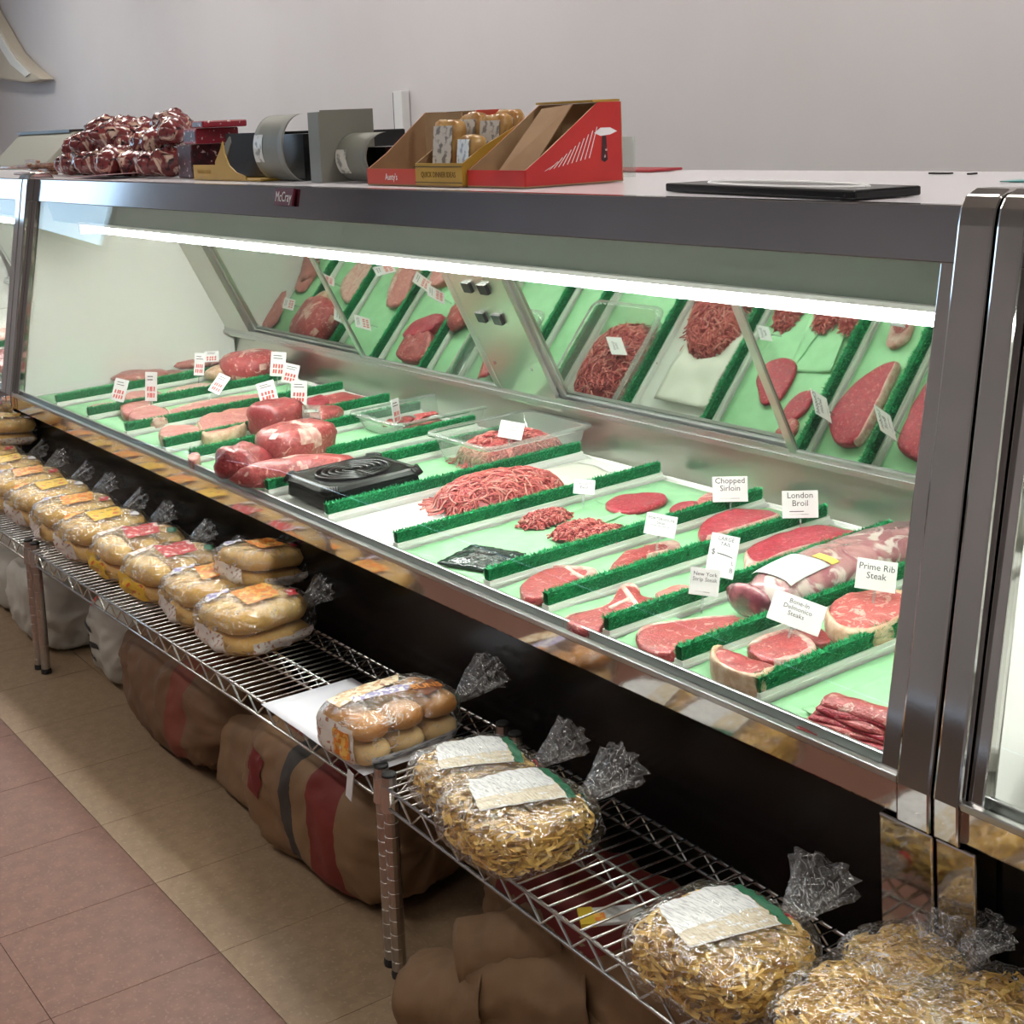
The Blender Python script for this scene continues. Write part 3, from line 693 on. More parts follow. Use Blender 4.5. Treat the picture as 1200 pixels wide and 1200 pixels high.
def bR(sa, z, wob=0.): return [(px * sa * (1 + (wob if i % 2 else 0)), py * sa * (1 + (wob if i % 2 else 0)), z) for i, (px, py) in enumerate(rrect(.108, .128, .025, 14))]
loft([bR(.96, 0), bR(1.0, .006), bR(.97, .034, -.012)], True).build('body', blackp, bk)
lid = loft([bR(1.0, .034), bR(1.02, .036), bR(1.02, .042), bR(.97, .050), bR(.90, .053), bR(.86, .051)], True, True).build('lid', blackp, bk)
for k in range(5):
    q = .80 - k * .15; ring = MB()
    ring.tube([(.094 * q * math.cos(2*math.pi*i/36), .112 * q * math.sin(2*math.pi*i/36), .0530) for i in range(37)], .0048, 6)
    ring.build('lid_ring', blackp, lid, smooth=True)
for k in range(34):
    px_, py_ = rrect(.108, .128, .025, 14)[int(k * 60 / 34)]
    MB().tube([(px_ * 1.03, py_ * 1.03, .036), (px_ * .96, py_ * .96, .053)], .0046, 5).build('rib', blackp, lid, smooth=True)

# left-hand sections
roast('beef_tenderloin', 'long smooth red tenderloin roast leaning beside the black container', 346, 552, .34, .082, .072, 76, roastm, 2.3, .09, 2.0, True)
roast('beef_roast', 'big blocky red beef roast with pale fat seams on its cut face', 345, 520, .16, .20, .105, 20, roastm, 4.0, .14, 5.0, True)
roast('beef_roast', 'dark red wedge-shaped roast at the glass front', 283, 542, .14, .13, .085, 35, beefd, 2.6, .22, 8.0)
roast('beef_roast', 'dark red rounded roast standing under the cluster of price cards', 325, 490, .15, .15, .105, 10, beefd, 3.0, .16, 11.0)
roast('beef_roast', 'large marbled roast at the back corner of the case', 296, 428, .22, .19, .10, 10, beef, 3.0, .12, 14.0, True)
roast('beef_piece', 'flat tan-edged roast piece next to the large back-corner roast', 262, 436, .10, .14, .05, 10, fatm, 2.6, .15, 15.0)
steak('beef_strip', 'narrow red beef strip at the back, nearer the stainless rear panel', [(310,455),(420,438),(520,462),(480,480),(380,486),(330,480)], c6, .03, beef, seed=21)
steak('beef_strip', 'red beef strip at the back next to the price card cluster', [(235,470),(300,450),(345,470),(330,495),(260,505)], c6, .03, beefb, seed=22)
roast('beef_piece', 'small red chunk beside the blocky beef roast', 380, 486, .10, .12, .045, 30, roastm, 2.6, .15, 17.0)
steak('pork_steak', 'thick marbled pork steak standing at the glass with a tan side', [(285,575),(330,552),(420,545),(480,555),(500,580),(420,605),(340,620),(290,600)], cL, .030, porkm, (.4, .9), .08, seed=23)
steak('pork_steak', 'thick marbled pork steak with broad tan fat side facing the glass', [(485,520),(540,485),(640,480),(730,495),(760,515),(700,555),(620,585),(520,600),(490,570)], cL, .034, porkm, (.45, 1.0), .08, seed=24)
steak('pork_chop', 'pale pork chop farthest from the glass in the row of three', [(110,400),(150,378),(230,375),(300,390),(310,405),(230,418),(140,420)], cL, .026, porkm, (.4, .9), .1, fatp, seed=25)
steak('pork_chop', 'pale pork chop in the middle of the row of three', [(90,450),(120,420),(180,408),(240,420),(245,445),(190,465),(110,482)], cL, .030, porkm, (.35, .8), .12, fatp, seed=26)
steak('pork_chop', 'pale pork chop nearest the black container in the row of three, broad fat side', [(135,490),(180,460),(260,450),(335,478),(340,500),(270,520),(180,525),(140,510)], cL, .034, porkm, (.35, .85), .12, fatp, seed=27)
steak('pork_loin', 'long pale pink pork loin strip lying front to back', [(330,480),(450,440),(600,410),(790,395),(800,420),(640,440),(480,475),(370,500)], cL, .022, porkm, (.0, .4), .3, fatp, seed=28)
steak('pork_belly', 'pale fatty pork belly strip behind a parsley divider', [(320,380),(420,345),(520,335),(620,340),(640,355),(520,372),(400,390)], cL, .020, fatp, seed=29)
steak('pork_loin', 'pink boneless pork loin strip beside the cluster of price cards', [(600,480),(680,462),(790,455),(800,480),(760,500),(660,500)], cL, .026, porkm, seed=30)
steak('pork_slice', 'thin pink pork slice on green paper by the white end wall', [(150,300),(240,282),(350,270),(400,280),(300,300),(190,318)], cL, .014, porkm, seed=31)
steak('pork_slice', 'pink pork piece at the glass near the white end wall', [(-70,455),(-20,440),(60,432),(70,448),(0,462),(-60,470)], cL, .014, porkm, seed=32)
steak('pork_piece', 'small pink pork cube at the glass next to the wedge-shaped roast', [(430,700),(470,685),(490,700),(470,725),(435,720)], cL, .028, porkm, seed=33)
for k, (u, v, lb) in enumerate(((228, 425, 'tray-packed pork under film beside the white end wall, price card above'), (165, 440, 'film-wrapped pale chicken pack by the white end wall'))):
    roast('wrapped_pack', lb, u, v, .20, .12, .03, 60, porkm, 3.2, .12, 40 + k)
# left neighbour case
for k, x in enumerate((-5.20, -5.45, -5.72, -6.0)):
    divider(x, .012, .0085, 'green parsley divider in the second meat case beyond the white end panel', 'neighbour case dividers', k)
edg = [-6.3, -6.0, -5.72, -5.45, -5.20, -5.06]
for i in range(5):
    tray_at(edg[i], edg[i + 1], 'white meat tray in the second meat case beyond the white end panel', 'neighbour case trays')
    for j in range(3):
        x = (edg[i] + edg[i + 1]) / 2; d = .10 + j * .22
        t = thing('meat_piece', dk(x, d, .009), 'meat piece in the second meat case beyond the white end panel', 'meat', (DT, 0, R(20 * j)), 'neighbour case meat')
        lump((edg[i+1] - edg[i]) * .38, .085, .03, 2.6, .15, 2, i * 3 + j).build('meat', (porkm, fatp, beefd)[(i + j) % 3], t, smooth=True)
# right neighbour: empty white trays
for a, b in ((-1.0, -.61), (-.6, -.2)):
    t = thing('steam_pan', dk((a + b) / 2, .37, .0), 'empty white plastic pan with rounded corners in the neighbouring case', 'pan', (DT, 0, 0), 'empty pans')
    h = (b - a) / 2 - .012
    def Q(s_, z, h=h): return [(px, py, z) for px, py in rrect(h * s_, .34 * s_, .05)]
    loft([Q(.86, .0), Q(.9, .004), Q(.95, .05), Q(1.0, .052), Q(1.0, .046), Q(.965, .044), Q(.92, .008), Q(.88, .005)], True, True).build('pan_shell', whitep, t, smooth=True)

# ------------------------------------------------------------------ price cards
def price_card(u, v, wd, hg, yaw_, lean, rl, label, lines=None, red=False, o=.05, size=None, stem=True, bars=0, rule=False, group=None, fold=False):
    x, d = onD(u, v, o)
    t = thing('price_card', dk(x, d, o), label, 'price card', group=group)
    M_ = Matrix.Rotation(R(yaw_), 4, 'Z') @ Matrix.Rotation(R(-lean), 4, 'X') @ Matrix.Rotation(R(rl), 4, 'Y')
    t.rotation_euler = M_.to_euler()
    MB().box(-wd / 2, wd / 2, -.0006, .0006, 0, hg).build('card', card, t)
    if stem: MB().box(-.002, .002, .0007, .0022, -.030, hg * .4).build('clip', acrylic, t)
    if lines:
        text(lines, size or wd * .2, ink, t, (0, -.0008, hg * (.68 if rule or bars else .60)), (R(90), 0, 0))
    if rule: MB().box(-wd * .32, wd * .32, -.0009, -.0006, hg * .44, hg * .455).build('rule', ink, t)
    rnd = random.Random(int(u * 7 + v))
    if red:
        for q in range(2):
            mb = MB()
            for k in range(4):
                xx = -wd * .34 + k * wd * .18 + rnd.uniform(-.001, .001); zz = hg * (.12 + q * .22)
                ang = rnd.uniform(-.3, .3)
                mb.add([(xx, -.0009, zz), (xx + wd * .11, -.0009, zz + ang * .003), (xx + wd * .13, -.0009, zz + hg * .15), (xx + wd * .02, -.0009, zz + hg * .17)], [(0, 1, 2, 3)])
            mb.build('red_figures', redink, t)
        mb = MB()
        for k in range(2): mb.box(-wd * .32, wd * rnd.uniform(.1, .34), -.0010, -.0006, hg * (.72 + k * .11), hg * (.75 + k * .11))
        mb.build('print_line', ink, t)
    for k in range(bars):
        MB().box(-wd * .3, wd * rnd.uniform(.05, .3), -.0009, -.0006, hg * (.12 + k * .11), hg * (.145 + k * .11)).build('print_line', ink if k % 2 else nutri, t)
    return t
price_card(856, 588, .072, .052, 50, 8, 0, 'white price card reading Chopped Sirloin at the back divider', 'Chopped\nSirloin', size=.0165, bars=1)
price_card(938, 607, .070, .054, 50, 6, 0, 'white price card reading London Broil standing at the back', 'London\nBroil', size=.0165, bars=2)
price_card(1025, 692, .066, .050, 52, 18, 10, 'white price card reading Prime Rib Steak above the round rib steak', 'Prime Rib\nSteak', size=.015, o=.065)
price_card(928, 735, .085, .050, 50, 32, 22, 'large tilted card reading Delmonico Steaks over the strip steaks', 'Bone-In\nDelmonico\nSteaks', size=.0105, bars=0, o=.048)
price_card(824, 698, .050, .046, 50, 16, 8, 'white price card reading New York Strip Steak at a divider', 'New York\nStrip Steak', size=.0095, bars=1)
tb = price_card(842, 676, .050, .075, 50, 24, 13, 'tall card with two-line heading, dollar sign and handwritten price rule', None)
text('LARGE\nTAIL', .0095, ink, tb, (.002, -.0008, .0625), (R(90), 0, 0))
for s_, x_, z_, sz in (('$', -.017, .042, .014), ('L', .019, .027, .009), ('B', .019, .014, .011)):
    text(s_, sz, ink, tb, (x_, -.0008, z_), (R(90), 0, 0))
MB().box(-.022, .022, -.0009, -.0006, .0500, .0508).build('rule', nutri, tb)
MB().add([(-.010, -.0009, .040), (.004, -.0009, .0385), (.018, -.0009, .036), (.018, -.0009, .0375), (.004, -.0009, .0405), (-.010, -.0009, .0415)], [(0, 1, 2, 3, 4, 5)]).build('pen_line', ink, tb)
pc = price_card(772, 628, .060, .042, 50, 24, 12, 'white folded card reading Porterhouse with a ruled line', 'PORTERHOUSE\nSteak', size=.0075, rule=True)
price_card(684, 579, .046, .032, 50, 30, 5, 'small white card at the divider beside the ground beef heap', 'Ground\nBeef', size=.010)
price_card(597, 514, .060, .044, 50, 30, 12, 'white card stuck in the deep tub of ground meat', 'Ground\nChuck', size=.009, o=.075)
price_card(466, 497, .040, .070, 118, 5, 0, 'price card with red figures seen nearly edge-on in the shallow tub', None, True, o=.04)
for k, (u, v, wd, hg, yw, ln, rl, lb) in enumerate((
    (313, 412, .040, .080, 62, 4, 4, 'red-figured price card standing alone behind the back-corner roast'),
    (325, 441, .050, .080, 60, 6, 6, 'tallest red-figured price card in the cluster over the dark roasts'),
    (338, 449, .050, .062, 60, 10, 14, 'tilted red-figured price card right behind the cluster on the blocky roast'),
    (316, 470, .055, .060, 60, 12, -14, 'red-figured price card tipped sideways on the dark rounded roast'),
    (350, 474, .048, .070, 60, 6, 4, 'red-figured price card in front of the cluster over the blocky roast'),
    (137, 470, .042, .070, 66, 14, 16, 'leaning red-figured price card at the front beside the pork chops'),
    (177, 470, .036, .090, 66, 4, 4, 'upright two-part red-figured price card above the pork chops'),
    (233, 440, .034, .075, 66, 6, 6, 'red-figured price card beside the tan-edged roast piece'),
    (250, 460, .040, .070, 66, 40, 30, 'fallen-back red-figured price card lying on a parsley divider'),
    (248, 424, .050, .040, 66, 30, 0, 'red-figured price card lying on the film-wrapped pork by the end wall'))):
    price_card(u, v, wd, hg, yw - 8, ln, rl, lb, None, True, o=.05)
lk = thing('price_card', dk(*onD(366, 500, .05), .05), 'clear film price tag with blue print on the blocky beef roast', 'price card')
lk.rotation_euler = (0, 0, R(55))
MB().box(-.025, .025, -.0006, .0006, 0, .060).build('card', acrylic, lk)
MB().box(-.02, .02, -.0009, -.0006, .04, .048).build('print_line', nutri, lk)
fg = thing('parsley_sprig', dk(*onD(1022, 690, .03), .025), 'loose ragged tuft of plastic parsley under the prime rib card', 'parsley', (DT, 0, R(80)))
g_ = MB()
rnd = random.Random(9)
for k in range(160):
    x, y = rnd.uniform(-.015, .015), rnd.uniform(-.05, .05); l = rnd.uniform(.008, .016)
    g_.add([(x - .0015, y, .004), (x + .0015, y, .004), (x + rnd.uniform(-l, l), y + rnd.uniform(-l, l), .004 + l)], [(0, 1, 2)])
g_.build('blades', grassm, fg)

# ------------------------------------------------------------------ wire shelving
SZ = .352
def wire_shelf(x0, yf, L, rz, label, D=.283):
    t = thing('wire_shelf', (x0, yf, 0), label, 'shelf', (0, 0, R(rz)), )
    for px_, py_ in ((.0127, .0127), (L - .0127, .0127), (.0127, D - .0127), (L - .0127, D - .0127)):
        zs, rs = [.012], [.0127]
        z = .03
        while z < .36: zs += [z, z + .0008, z + .0022, z + .003]; rs += [.0127, .0119, .0119, .0127]; z += .0254
        zs.append(.366); rs.append(.0127)
        p = MB().tube([(px_, py_, q) for q in zs], .0127, 12, rs=rs).build('post', post_m, t, smooth=False)
        MB().tube([(px_, py_, .366), (px_, py_, .370), (px_, py_, .372)], 0, 12, rs=[.0128, .0128, .010]).build('cap', rubber, p, smooth=False)
        MB().tube([(px_, py_, 0), (px_, py_, .006), (px_, py_, .014)], 0, 12, rs=[.014, .0145, .0132]).build('foot', rubber, p)
        MB().tube([(px_, py_, .305), (px_, py_, .35)], 0, 12, rs=[.0165, .0145]).build('collar', wire_m, t)
    def rail(a, b, n):
        a, b = Vector(a), Vector(b); r = MB()
        r.tube([a + Vector((0, 0, .349)), b + Vector((0, 0, .349))], .0032, 6); r.tube([a + Vector((0, 0, .314)), b + Vector((0, 0, .314))], .0032, 6)
        ro = r.build('rail', wire_m, t, smooth=True)
        pts = [a + (b - a) * (k / n) + Vector((0, 0, .347 if k % 2 else .316)) for k in range(n + 1)]
        MB().tube(pts, .0022, 5).build('zigzag_wire', wire_m, ro)
    rail((.025, .004, 0), (L - .025, .004, 0), int(L / .038)); rail((.025, D - .004, 0), (L - .025, D - .004, 0), int(L / .038))
    rail((.004, .025, 0), (.004, D - .025, 0), 6); rail((L - .004, .025, 0), (L - .004, D - .025, 0), 6)
    rail((.004, D * .52, 0), (L - .004, D * .52, 0), int(L / .038))
    wm = MB().tube([(0, .002, SZ + .0005), (0, D - .002, SZ + .0005)], .0019, 6).mesh('deck_wire', wire_m, True)
    n = int((L - .06) / .0254)
    for k in range(n + 1):
        o = link('deck_wire', wm, t); o.location = (.03 + k * (L - .06) / n, 0, 0)
    return t
wire_shelf(-3.865, 1.093, 1.83, .93, 'low wire shelf on silver posts carrying bread bags and the bun pack')
wire_shelf(-2.022, 1.115, 1.83, -1.67, 'low wire shelf carrying bags of egg noodles')
wire_shelf(-5.715, 1.06, 1.83, .93, 'low wire shelf continuing past the paired silver legs, covered in bread bags')

# ------------------------------------------------------------------ bagged goods
def rad(d, a, b, c, p, amp, fr, seed):
    s = (abs(d.x / a) ** p + abs(d.y / b) ** p + abs(d.z / c) ** p) ** (-1 / p)
    r = abs(N(d.x + seed, d.y, d.z, fr)) * 2 - .5 + .6 * N(d.x, d.y + seed, d.z, fr * 2.3)
    return d * (s * (1 + amp * r))
def wrap(a, b, c, p, amp, fr, seed, nu=64, nv=40):      # crumpled film: many flat facets
    vs = []; fs = []; rj = random.Random(int(seed * 100))
    for j in range(nv + 1):
        th = math.pi * j / nv
        for i in range(nu):
            ph = 2 * math.pi * (i + rj.uniform(-.35, .35)) / nu; tj = th + (rj.uniform(-.35, .35) * math.pi / nv if 0 < j < nv else 0)
            q = rad(Vector((math.sin(tj) * math.cos(ph), math.sin(tj) * math.sin(ph), math.cos(tj) + 1e-5)), a, b, c, p, amp, fr, seed)
            q *= 1 + rj.uniform(-.006, .010)
            vs.append((q.x, q.y, max(.0008, q.z + c)))
    for j in range(nv):
        for i in range(nu):
            q = (j*nu+i, (j+1)*nu+i, (j+1)*nu+(i+1) % nu, j*nu+(i+1) % nu)
            fs += [(q[0], q[1], q[2]), (q[0], q[2], q[3])] if rj.random() < .5 else [(q[0], q[1], q[3]), (q[1], q[2], q[3])]
    return MB().add(vs, fs)
def wrap_patch(a, b, c, p, amp, fr, seed, p0, p1, p2, p3, n=9, k=1.016):     # print on the film: corners on the bag, counter-clockwise
    p0, p1, p2, p3 = [Vector(q) for q in (p0, p1, p2, p3)]
    def fn(u, v):
        q = (p0 * (1 - u) + p1 * u) * (1 - v) + (p3 * (1 - u) + p2 * u) * v
        q = Vector((q.x * a, q.y * b, q.z * c)).normalized()
        r = rad(q, a, b, c, p, amp, fr, seed) * k
        return (r.x, r.y, max(.001, r.z + c))
    return MB().grid(fn, n, n)
def bag_tail(seed, L=.075, r1=.042, tilt=25, squash=.6):
    def fn(u, v):
        th = 2 * math.pi * u; r = (.010 + (r1 - .010) * v ** .8) * (1 + .22 * math.cos(9 * th + seed) * v + .3 * N(math.cos(th) + seed, math.sin(th), v * 2, 2.2) * v)
        return (r * math.cos(th), L * v + .012 * N(math.cos(th), math.sin(th), seed, 2) * v, r * math.sin(th) * squash + math.tan(R(tilt)) * L * v)
    return MB().grid(fn, 34, 7)
def add_tail(t, y, z, seed, x=0., yaw_=0., **k):
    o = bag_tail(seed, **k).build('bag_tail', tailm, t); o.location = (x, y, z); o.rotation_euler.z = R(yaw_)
    tie = MB().tube([(.011 * math.cos(q * math.pi / 4), .003, .011 * math.sin(q * math.pi / 4)) for q in range(9)], .0022, 5).build('twist_tie', greenpr if seed % 2 < 1 else redpr, t)
    tie.location = (x, y, z)
def bread_proto(kind, seed):
    a, b, c = .112, .122, .058; p, am, fr = 3.4, .06, 3.6
    t = thing('bread_bag', (0, 0, 0), 'x', 'bread')
    top = lump(.098, .108, .027, 4.0, .05, 2.0, seed, 30, 16).build('bread_crown', breadm if kind != 1 else bunl, t, smooth=True); top.location = (0, 0, .052)
    lump(.098, .108, .022, 4.5, .03, 2.0, seed + 3, 30, 16).build('bread_heel', breadm, t, smooth=True).location = (0, 0, .004)
    if kind == 1:
        bpy.data.objects.remove(top)
        for k in range(3):
            lump(.098, .036, .030, 2.6, .05, 2., seed + k, 26, 14).build('roll', breadm, t, smooth=True).location = (0, -.072 + k * .072, .046)
    W = (a, b, c, p, am, fr, seed)
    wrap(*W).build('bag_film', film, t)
    if kind == 0:
        ms = (orangepr, violetpr, whitepr, redpr)
    elif kind == 1:
        ms = (redpr, whitepr, yelpr, greenpr)
    else:
        ms = (yelpr, orangepr, whitepr, violetpr)
    wrap_patch(*W, (-.45, -.25, 1), (.5, -.4, 1), (.5, .3, 1), (-.4, .5, 1)).build('print', ms[0], t, smooth=True)
    wrap_patch(*W, (-.85, -.85, 1), (-.4, -.85, 1), (-.4, -.3, 1), (-.85, -.1, 1)).build('print', ms[1], t, smooth=True)
    wrap_patch(*W, (-.6, -1, -.6), (.7, -1, -.7), (.6, -1, .1), (-.5, -1, .3)).build('print', ms[2], t, smooth=True)
    wrap_patch(*W, (1, -.6, -.8), (1, .8, -.8), (1, .8, -.25), (1, -.6, -.3)).build('print', ms[2], t, smooth=True)
    wrap_patch(*W, (.3, .5, 1), (.65, .45, 1), (.7, .7, 1), (.35, .75, 1)).build('print', ms[3], t, smooth=True)
    add_tail(t, b * .98, .05, seed)
    return t
protos = [bread_proto(0, 1.0), bread_proto(1, 2.0), bread_proto(2, 5.0)]
used = [False] * 3
def place_bread(k, x, y, z, rz, label, group=None, tilt=(0, 0), s=.97):
    o = copy_tree(protos[k]) if used[k] else protos[k]; used[k] = True
    o.location = (x, y, z); o.rotation_euler = (R(tilt[0]), R(tilt[1]), R(rz)); o.scale = (s, s, s)
    tag(o, label, 'bread', group)
    return o
BZ = SZ + .003
rowlab = 'clear bag of yellow bread rolls in the long row on the wire shelves'
place_bread(0, -2.775, 1.248, BZ, 6, 'clear bag of yellow bread with orange print, last in the row beside bare shelf wires')
place_bread(0, -2.995, 1.255, BZ, -4, 'bread bag squeezed between the end bag and the bag with yellow banner print', None)
place_bread(1, -3.215, 1.25, BZ, 4, 'bag of pale rolls with red and yellow banner print under loose film')
place_bread(1, -3.435, 1.248, BZ, -3, 'bag of pale rolls with red print and green corner mark')
spots = [(2, -3.66, 3), (0, -3.88, -5), (2, -4.10, 5), (0, -4.32, -2), (2, -4.54, 6), (0, -4.76, -4), (1, -4.98, 3), (0, -5.2, -3), (2, -5.42, 4)]
for k, x, rz in spots:
    place_bread(k, x, 1.235, BZ, rz, rowlab, 'row of bread bags')
place_bread(0, -2.945, 1.345, .425, 12, 'bread bag lying on top of the row, against the black case front', None, (-8, 0), .82)
place_bread(2, -4.87, 1.335, .445, -8, 'bread bag piled on the row near the narrow chrome post', None, (-6, 0), .85)
place_bread(0, -5.1, 1.30, .455, 8, 'bread bag piled highest past the narrow chrome post', None, (-4, 0), .9)

# the bun pack on white paper
ps = MB().sheet(lambda a, b: ((a - .5) * .40, (b - .5) * .20, .0012 * N(a, b, 1, 4)), 12, 8, .0005).build('paper_sheet', violetw, smooth=True)
ps.location = (-2.255, 1.205, SZ + .0045); ps.rotation_euler.z = R(0)
tag(ps, 'white paper sheet lying on the wire shelf under the bun pack', 'paper')
lt = MB().box(-.010, .010, -.001, .001, -.028, .028).build('shelf_label', card); lt.location = onY(410, 920, 1.108); lt.rotation_euler = (0, R(14), 0)
tag(lt, 'small white slip hanging off the shelf edge beside the post', 'label')
bp = thing('bun_pack', (-2.130, 1.205, SZ + .006), 'clear bag of brown hamburger buns with orange lettering on white paper', 'buns', (0, 0, R(3)))
for lay in range(2):
    for i in range(2):
        for j in range(3):
            o = lump(.038, .037, .021 if lay else .020, 2.5, .05, 2., lay * 6 + i * 3 + j, 24, 14)
            ob = o.build('bun', [bunm, bunl][0 if lay else 1] if True else bunm, bp, smooth=True)
            ob.location = (-.035 + .070 * i, -.072 + .072 * j, .003 + lay * .043)
W = (.083, .122, .050, 4.0, .03, 4.0, 7.7)
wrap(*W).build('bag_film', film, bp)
wrap_patch(*W, (-.9, -.9, 1), (-.1, -.9, 1), (-.3, .3, 1), (-.9, .6, 1)).build('print', mat('bun_bag_print', (.62, .40, .20), .3, c2=(.80, .70, .52), scale=60, lo=.45, hi=.5, c3=(.30, .08, .03), scale3=90, lo3=.60, hi3=.63), bp, smooth=True)
wrap_patch(*W, (-.25, -.5, 1), (-.05, -.6, 1), (.25, .2, 1), (-.05, .5, 1)).build('print', violetpr, bp, smooth=True)
wrap_patch(*W, (.25, .25, 1), (.75, .35, 1), (.55, .85, 1), (.0, .8, 1)).build('print', mat('orange_banner', (.16, .05, .02), .3), bp, smooth=True)
text('BUNS', .030, mat('orange_letter', (.80, .30, .05), .4), bp, (.030, .060, .1015), (0, R(6), R(78)), sx=.8)
wrap_patch(*W, (1, -.85, -.95), (1, .9, -.95), (1, .9, -.45), (1, -.8, -.5)).build('print', barpr, bp, smooth=True)
wrap_patch(*W, (-.7, -1, -.7), (.75, -1, -.8), (.75, -1, .6), (-.7, -1, .7)).build('print', whitepr, bp, smooth=True)
wrap_patch(*W, (.1, -1, -.5), (.65, -1, -.5), (.65, -1, .45), (.1, -1, .45), k=1.026).build('print', orangepr, bp, smooth=True)
add_tail(bp, .122, .055, 2.0, L=.085, r1=.045, x=.03)

def noodle_proto(seed, a=.110, b=.105, c=.045, n=760, label=True):
    t = thing('noodle_bag', (0, 0, 0), 'x', 'noodles'); rnd = random.Random(seed); mb = MB()
    lump(a * .80, b * .80, c * .80, 3., .05, 2, seed, 26, 14)
    for k in range(n):
        while True:
            q = Vector((rnd.uniform(-1, 1), rnd.uniform(-1, 1), rnd.uniform(-1, 1)))
            s = abs(q.x) ** 3.5 + abs(q.y) ** 3.5 + abs(q.z) ** 3.5
            if .3 < s < .95: break
        pos = Vector((q.x * a * .93, q.y * b * .93, c + q.z * c * .93))
        ang = rnd.uniform(0, 2 * math.pi); el = rnd.uniform(-.35, .35); cur = rnd.uniform(-22, 22); L = rnd.uniform(.03, .055); wd = rnd.uniform(.0022, .0034)
        tw = rnd.uniform(0, math.pi); vs = []; fs = []; tr = rnd.uniform(-25, 25)
        for s_ in range(7):
            dv = Vector((math.cos(ang) * math.cos(el), math.sin(ang) * math.cos(el), math.sin(el)))
            sd = dv.cross(Vector((0, 0, 1))).normalized(); nn = sd.cross(dv)
            wv = (sd * math.cos(tw) + nn * math.sin(tw)) * wd
            tn = (nn * math.cos(tw) - sd * math.sin(tw)) * .0005
            rr_ = (abs(pos.x / a) ** 3.6 + abs(pos.y / b) ** 3.6 + abs((pos.z - c) / c) ** 3.6) ** (1 / 3.6) / .93
            pz = Vector((pos.x, pos.y, pos.z - c)) / max(1, rr_); pz.z = max(.003, pz.z + c)
            vs += [pz - wv - tn, pz + wv - tn, pz + wv + tn, pz - wv + tn]
            pos = pos + dv * (L / 6); ang += cur * L / 6; tw += tr * L / 6
        for s_ in range(6):
            for e in range(4): fs.append((s_*4+e, s_*4+(e+1) % 4, (s_+1)*4+(e+1) % 4, (s_+1)*4+e))
        mb.add(vs, fs, 0 if rnd.random() < .7 else 1)
    o = mb.build('noodles', [noodm, noodd], t); o['kind'] = 'stuff'
    core = lump(a * .72, b * .72, c * .72, 3.2, .05, 2, seed, 26, 14).build('noodle_core', noodd, t, smooth=True); core.location = (0, 0, c * .28)
    W = (a * 1.03, b * 1.03, c * 1.04, 3.6, .045, 4.5, seed)
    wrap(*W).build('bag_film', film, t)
    if label:
        wrap_patch(*W, (-.75, -.35, 1), (.15, -.75, 1), (.55, .45, 1), (-.5, .75, 1), n=14).build('label_sheet', nutri, t, smooth=True)
        wrap_patch(*W, (-.15, -.60, 1), (.13, -.73, 1), (.52, .43, 1), (.15, .55, 1), n=14, k=1.024).build('label_panel', nutri2, t, smooth=True)
        wrap_patch(*W, (-.5, .76, 1), (.56, .46, 1), (.66, .62, 1), (-.4, .93, 1), n=14, k=1.020).build('label_band', greenpr, t, smooth=True)
    add_tail(t, b * 1.0, .052, seed, L=.085, r1=.05, x=.02, squash=.5)
    return t
np_ = [noodle_proto(3.0), noodle_proto(4.0), noodle_proto(6.0, label=False)]
nus = [False] * 3
for k, (u, v, rz, s, lab) in enumerate(((558, 912, -8, .92, 'clear bag of egg noodles wedged beside the bun pack, label uppermost'),
    (607, 962, -2, 1.0, 'clear bag of egg noodles leaning on its twin beside the bare shelf wires'),
    (846, 1116, 4, .98, 'creased bag of egg noodles with torn-looking label fold, past the bare wires'),
    (1018, 1200, 10, .92, 'golden noodle bag without visible label in the heap below the chrome posts'),
    (1062, 1122, -14, .66, 'small noodle bag slumped against the black case front'),
    (1180, 1222, -10, .95, 'noodle bag at the far end of the heap below the chrome posts'))):
    j = (0, 1, 0, 2, 2, 2)[k]; o = copy_tree(np_[j]) if nus[j] else np_[j]; nus[j] = True
    z = BZ + (.025 if k == 4 else 0)
    q = onZ(u, v, z + .045); o.location = (q.x, q.y, z); o.rotation_euler = (0, R(0), R(rz)); o.scale = (s, s, s)
    tag(o, lab, 'noodles', 'egg noodle bags')

# ------------------------------------------------------------------ sacks on the floor under the shelves
def sack_pt(d, a, b, c, p, amp, seed):
    s = (abs(d.x / a) ** p + abs(d.y / b) ** p + abs(d.z / c) ** p) ** (-1 / p); q = d * s
    w_ = Vector((q.x + .03 * N(q.x, q.y, q.z, 9), q.y + .03 * N(q.y, q.z, q.x, 9), q.z))
    f = 1 + amp * N(w_.x + seed, w_.y, w_.z, 5) + amp * 1.1 * (.35 - abs(N(w_.x, w_.y + seed, w_.z, 10)) * 1.6) + amp * .5 * (.3 - abs(N(w_.x + seed, w_.z, w_.y, 24)) * 1.6)
    return Vector((max(-a * 1.1, min(a * 1.1, q.x * f)), q.y * f, max(0, c + q.z * f)))
def sack(name, label, x, y, a, b, c, rz, m, seed, amp=.10, cat='sack', p=3.4, group=None, z=0.):
    t = thing(name, (x, y, z), label, cat, (0, 0, R(rz)), group)
    vs = []; nu, nv = 84, 48; fs = []
    for j in range(nv + 1):
        th = math.pi * j / nv
        for i in range(nu):
            ph = 2 * math.pi * i / nu
            vs.append(sack_pt(Vector((math.cos(th) + 1e-5, math.sin(th) * math.cos(ph), math.sin(th) * math.sin(ph))), a, b, c, p, amp, seed))
    for j in range(nv):
        for i in range(nu): fs.append((j*nu+i, (j+1)*nu+i, (j+1)*nu+(i+1) % nu, j*nu+(i+1) % nu))
    MB().add(vs, fs).build('sack_body', m, t, smooth=True)
    t['dims'] = (a, b, c, p, amp, seed)
    return t
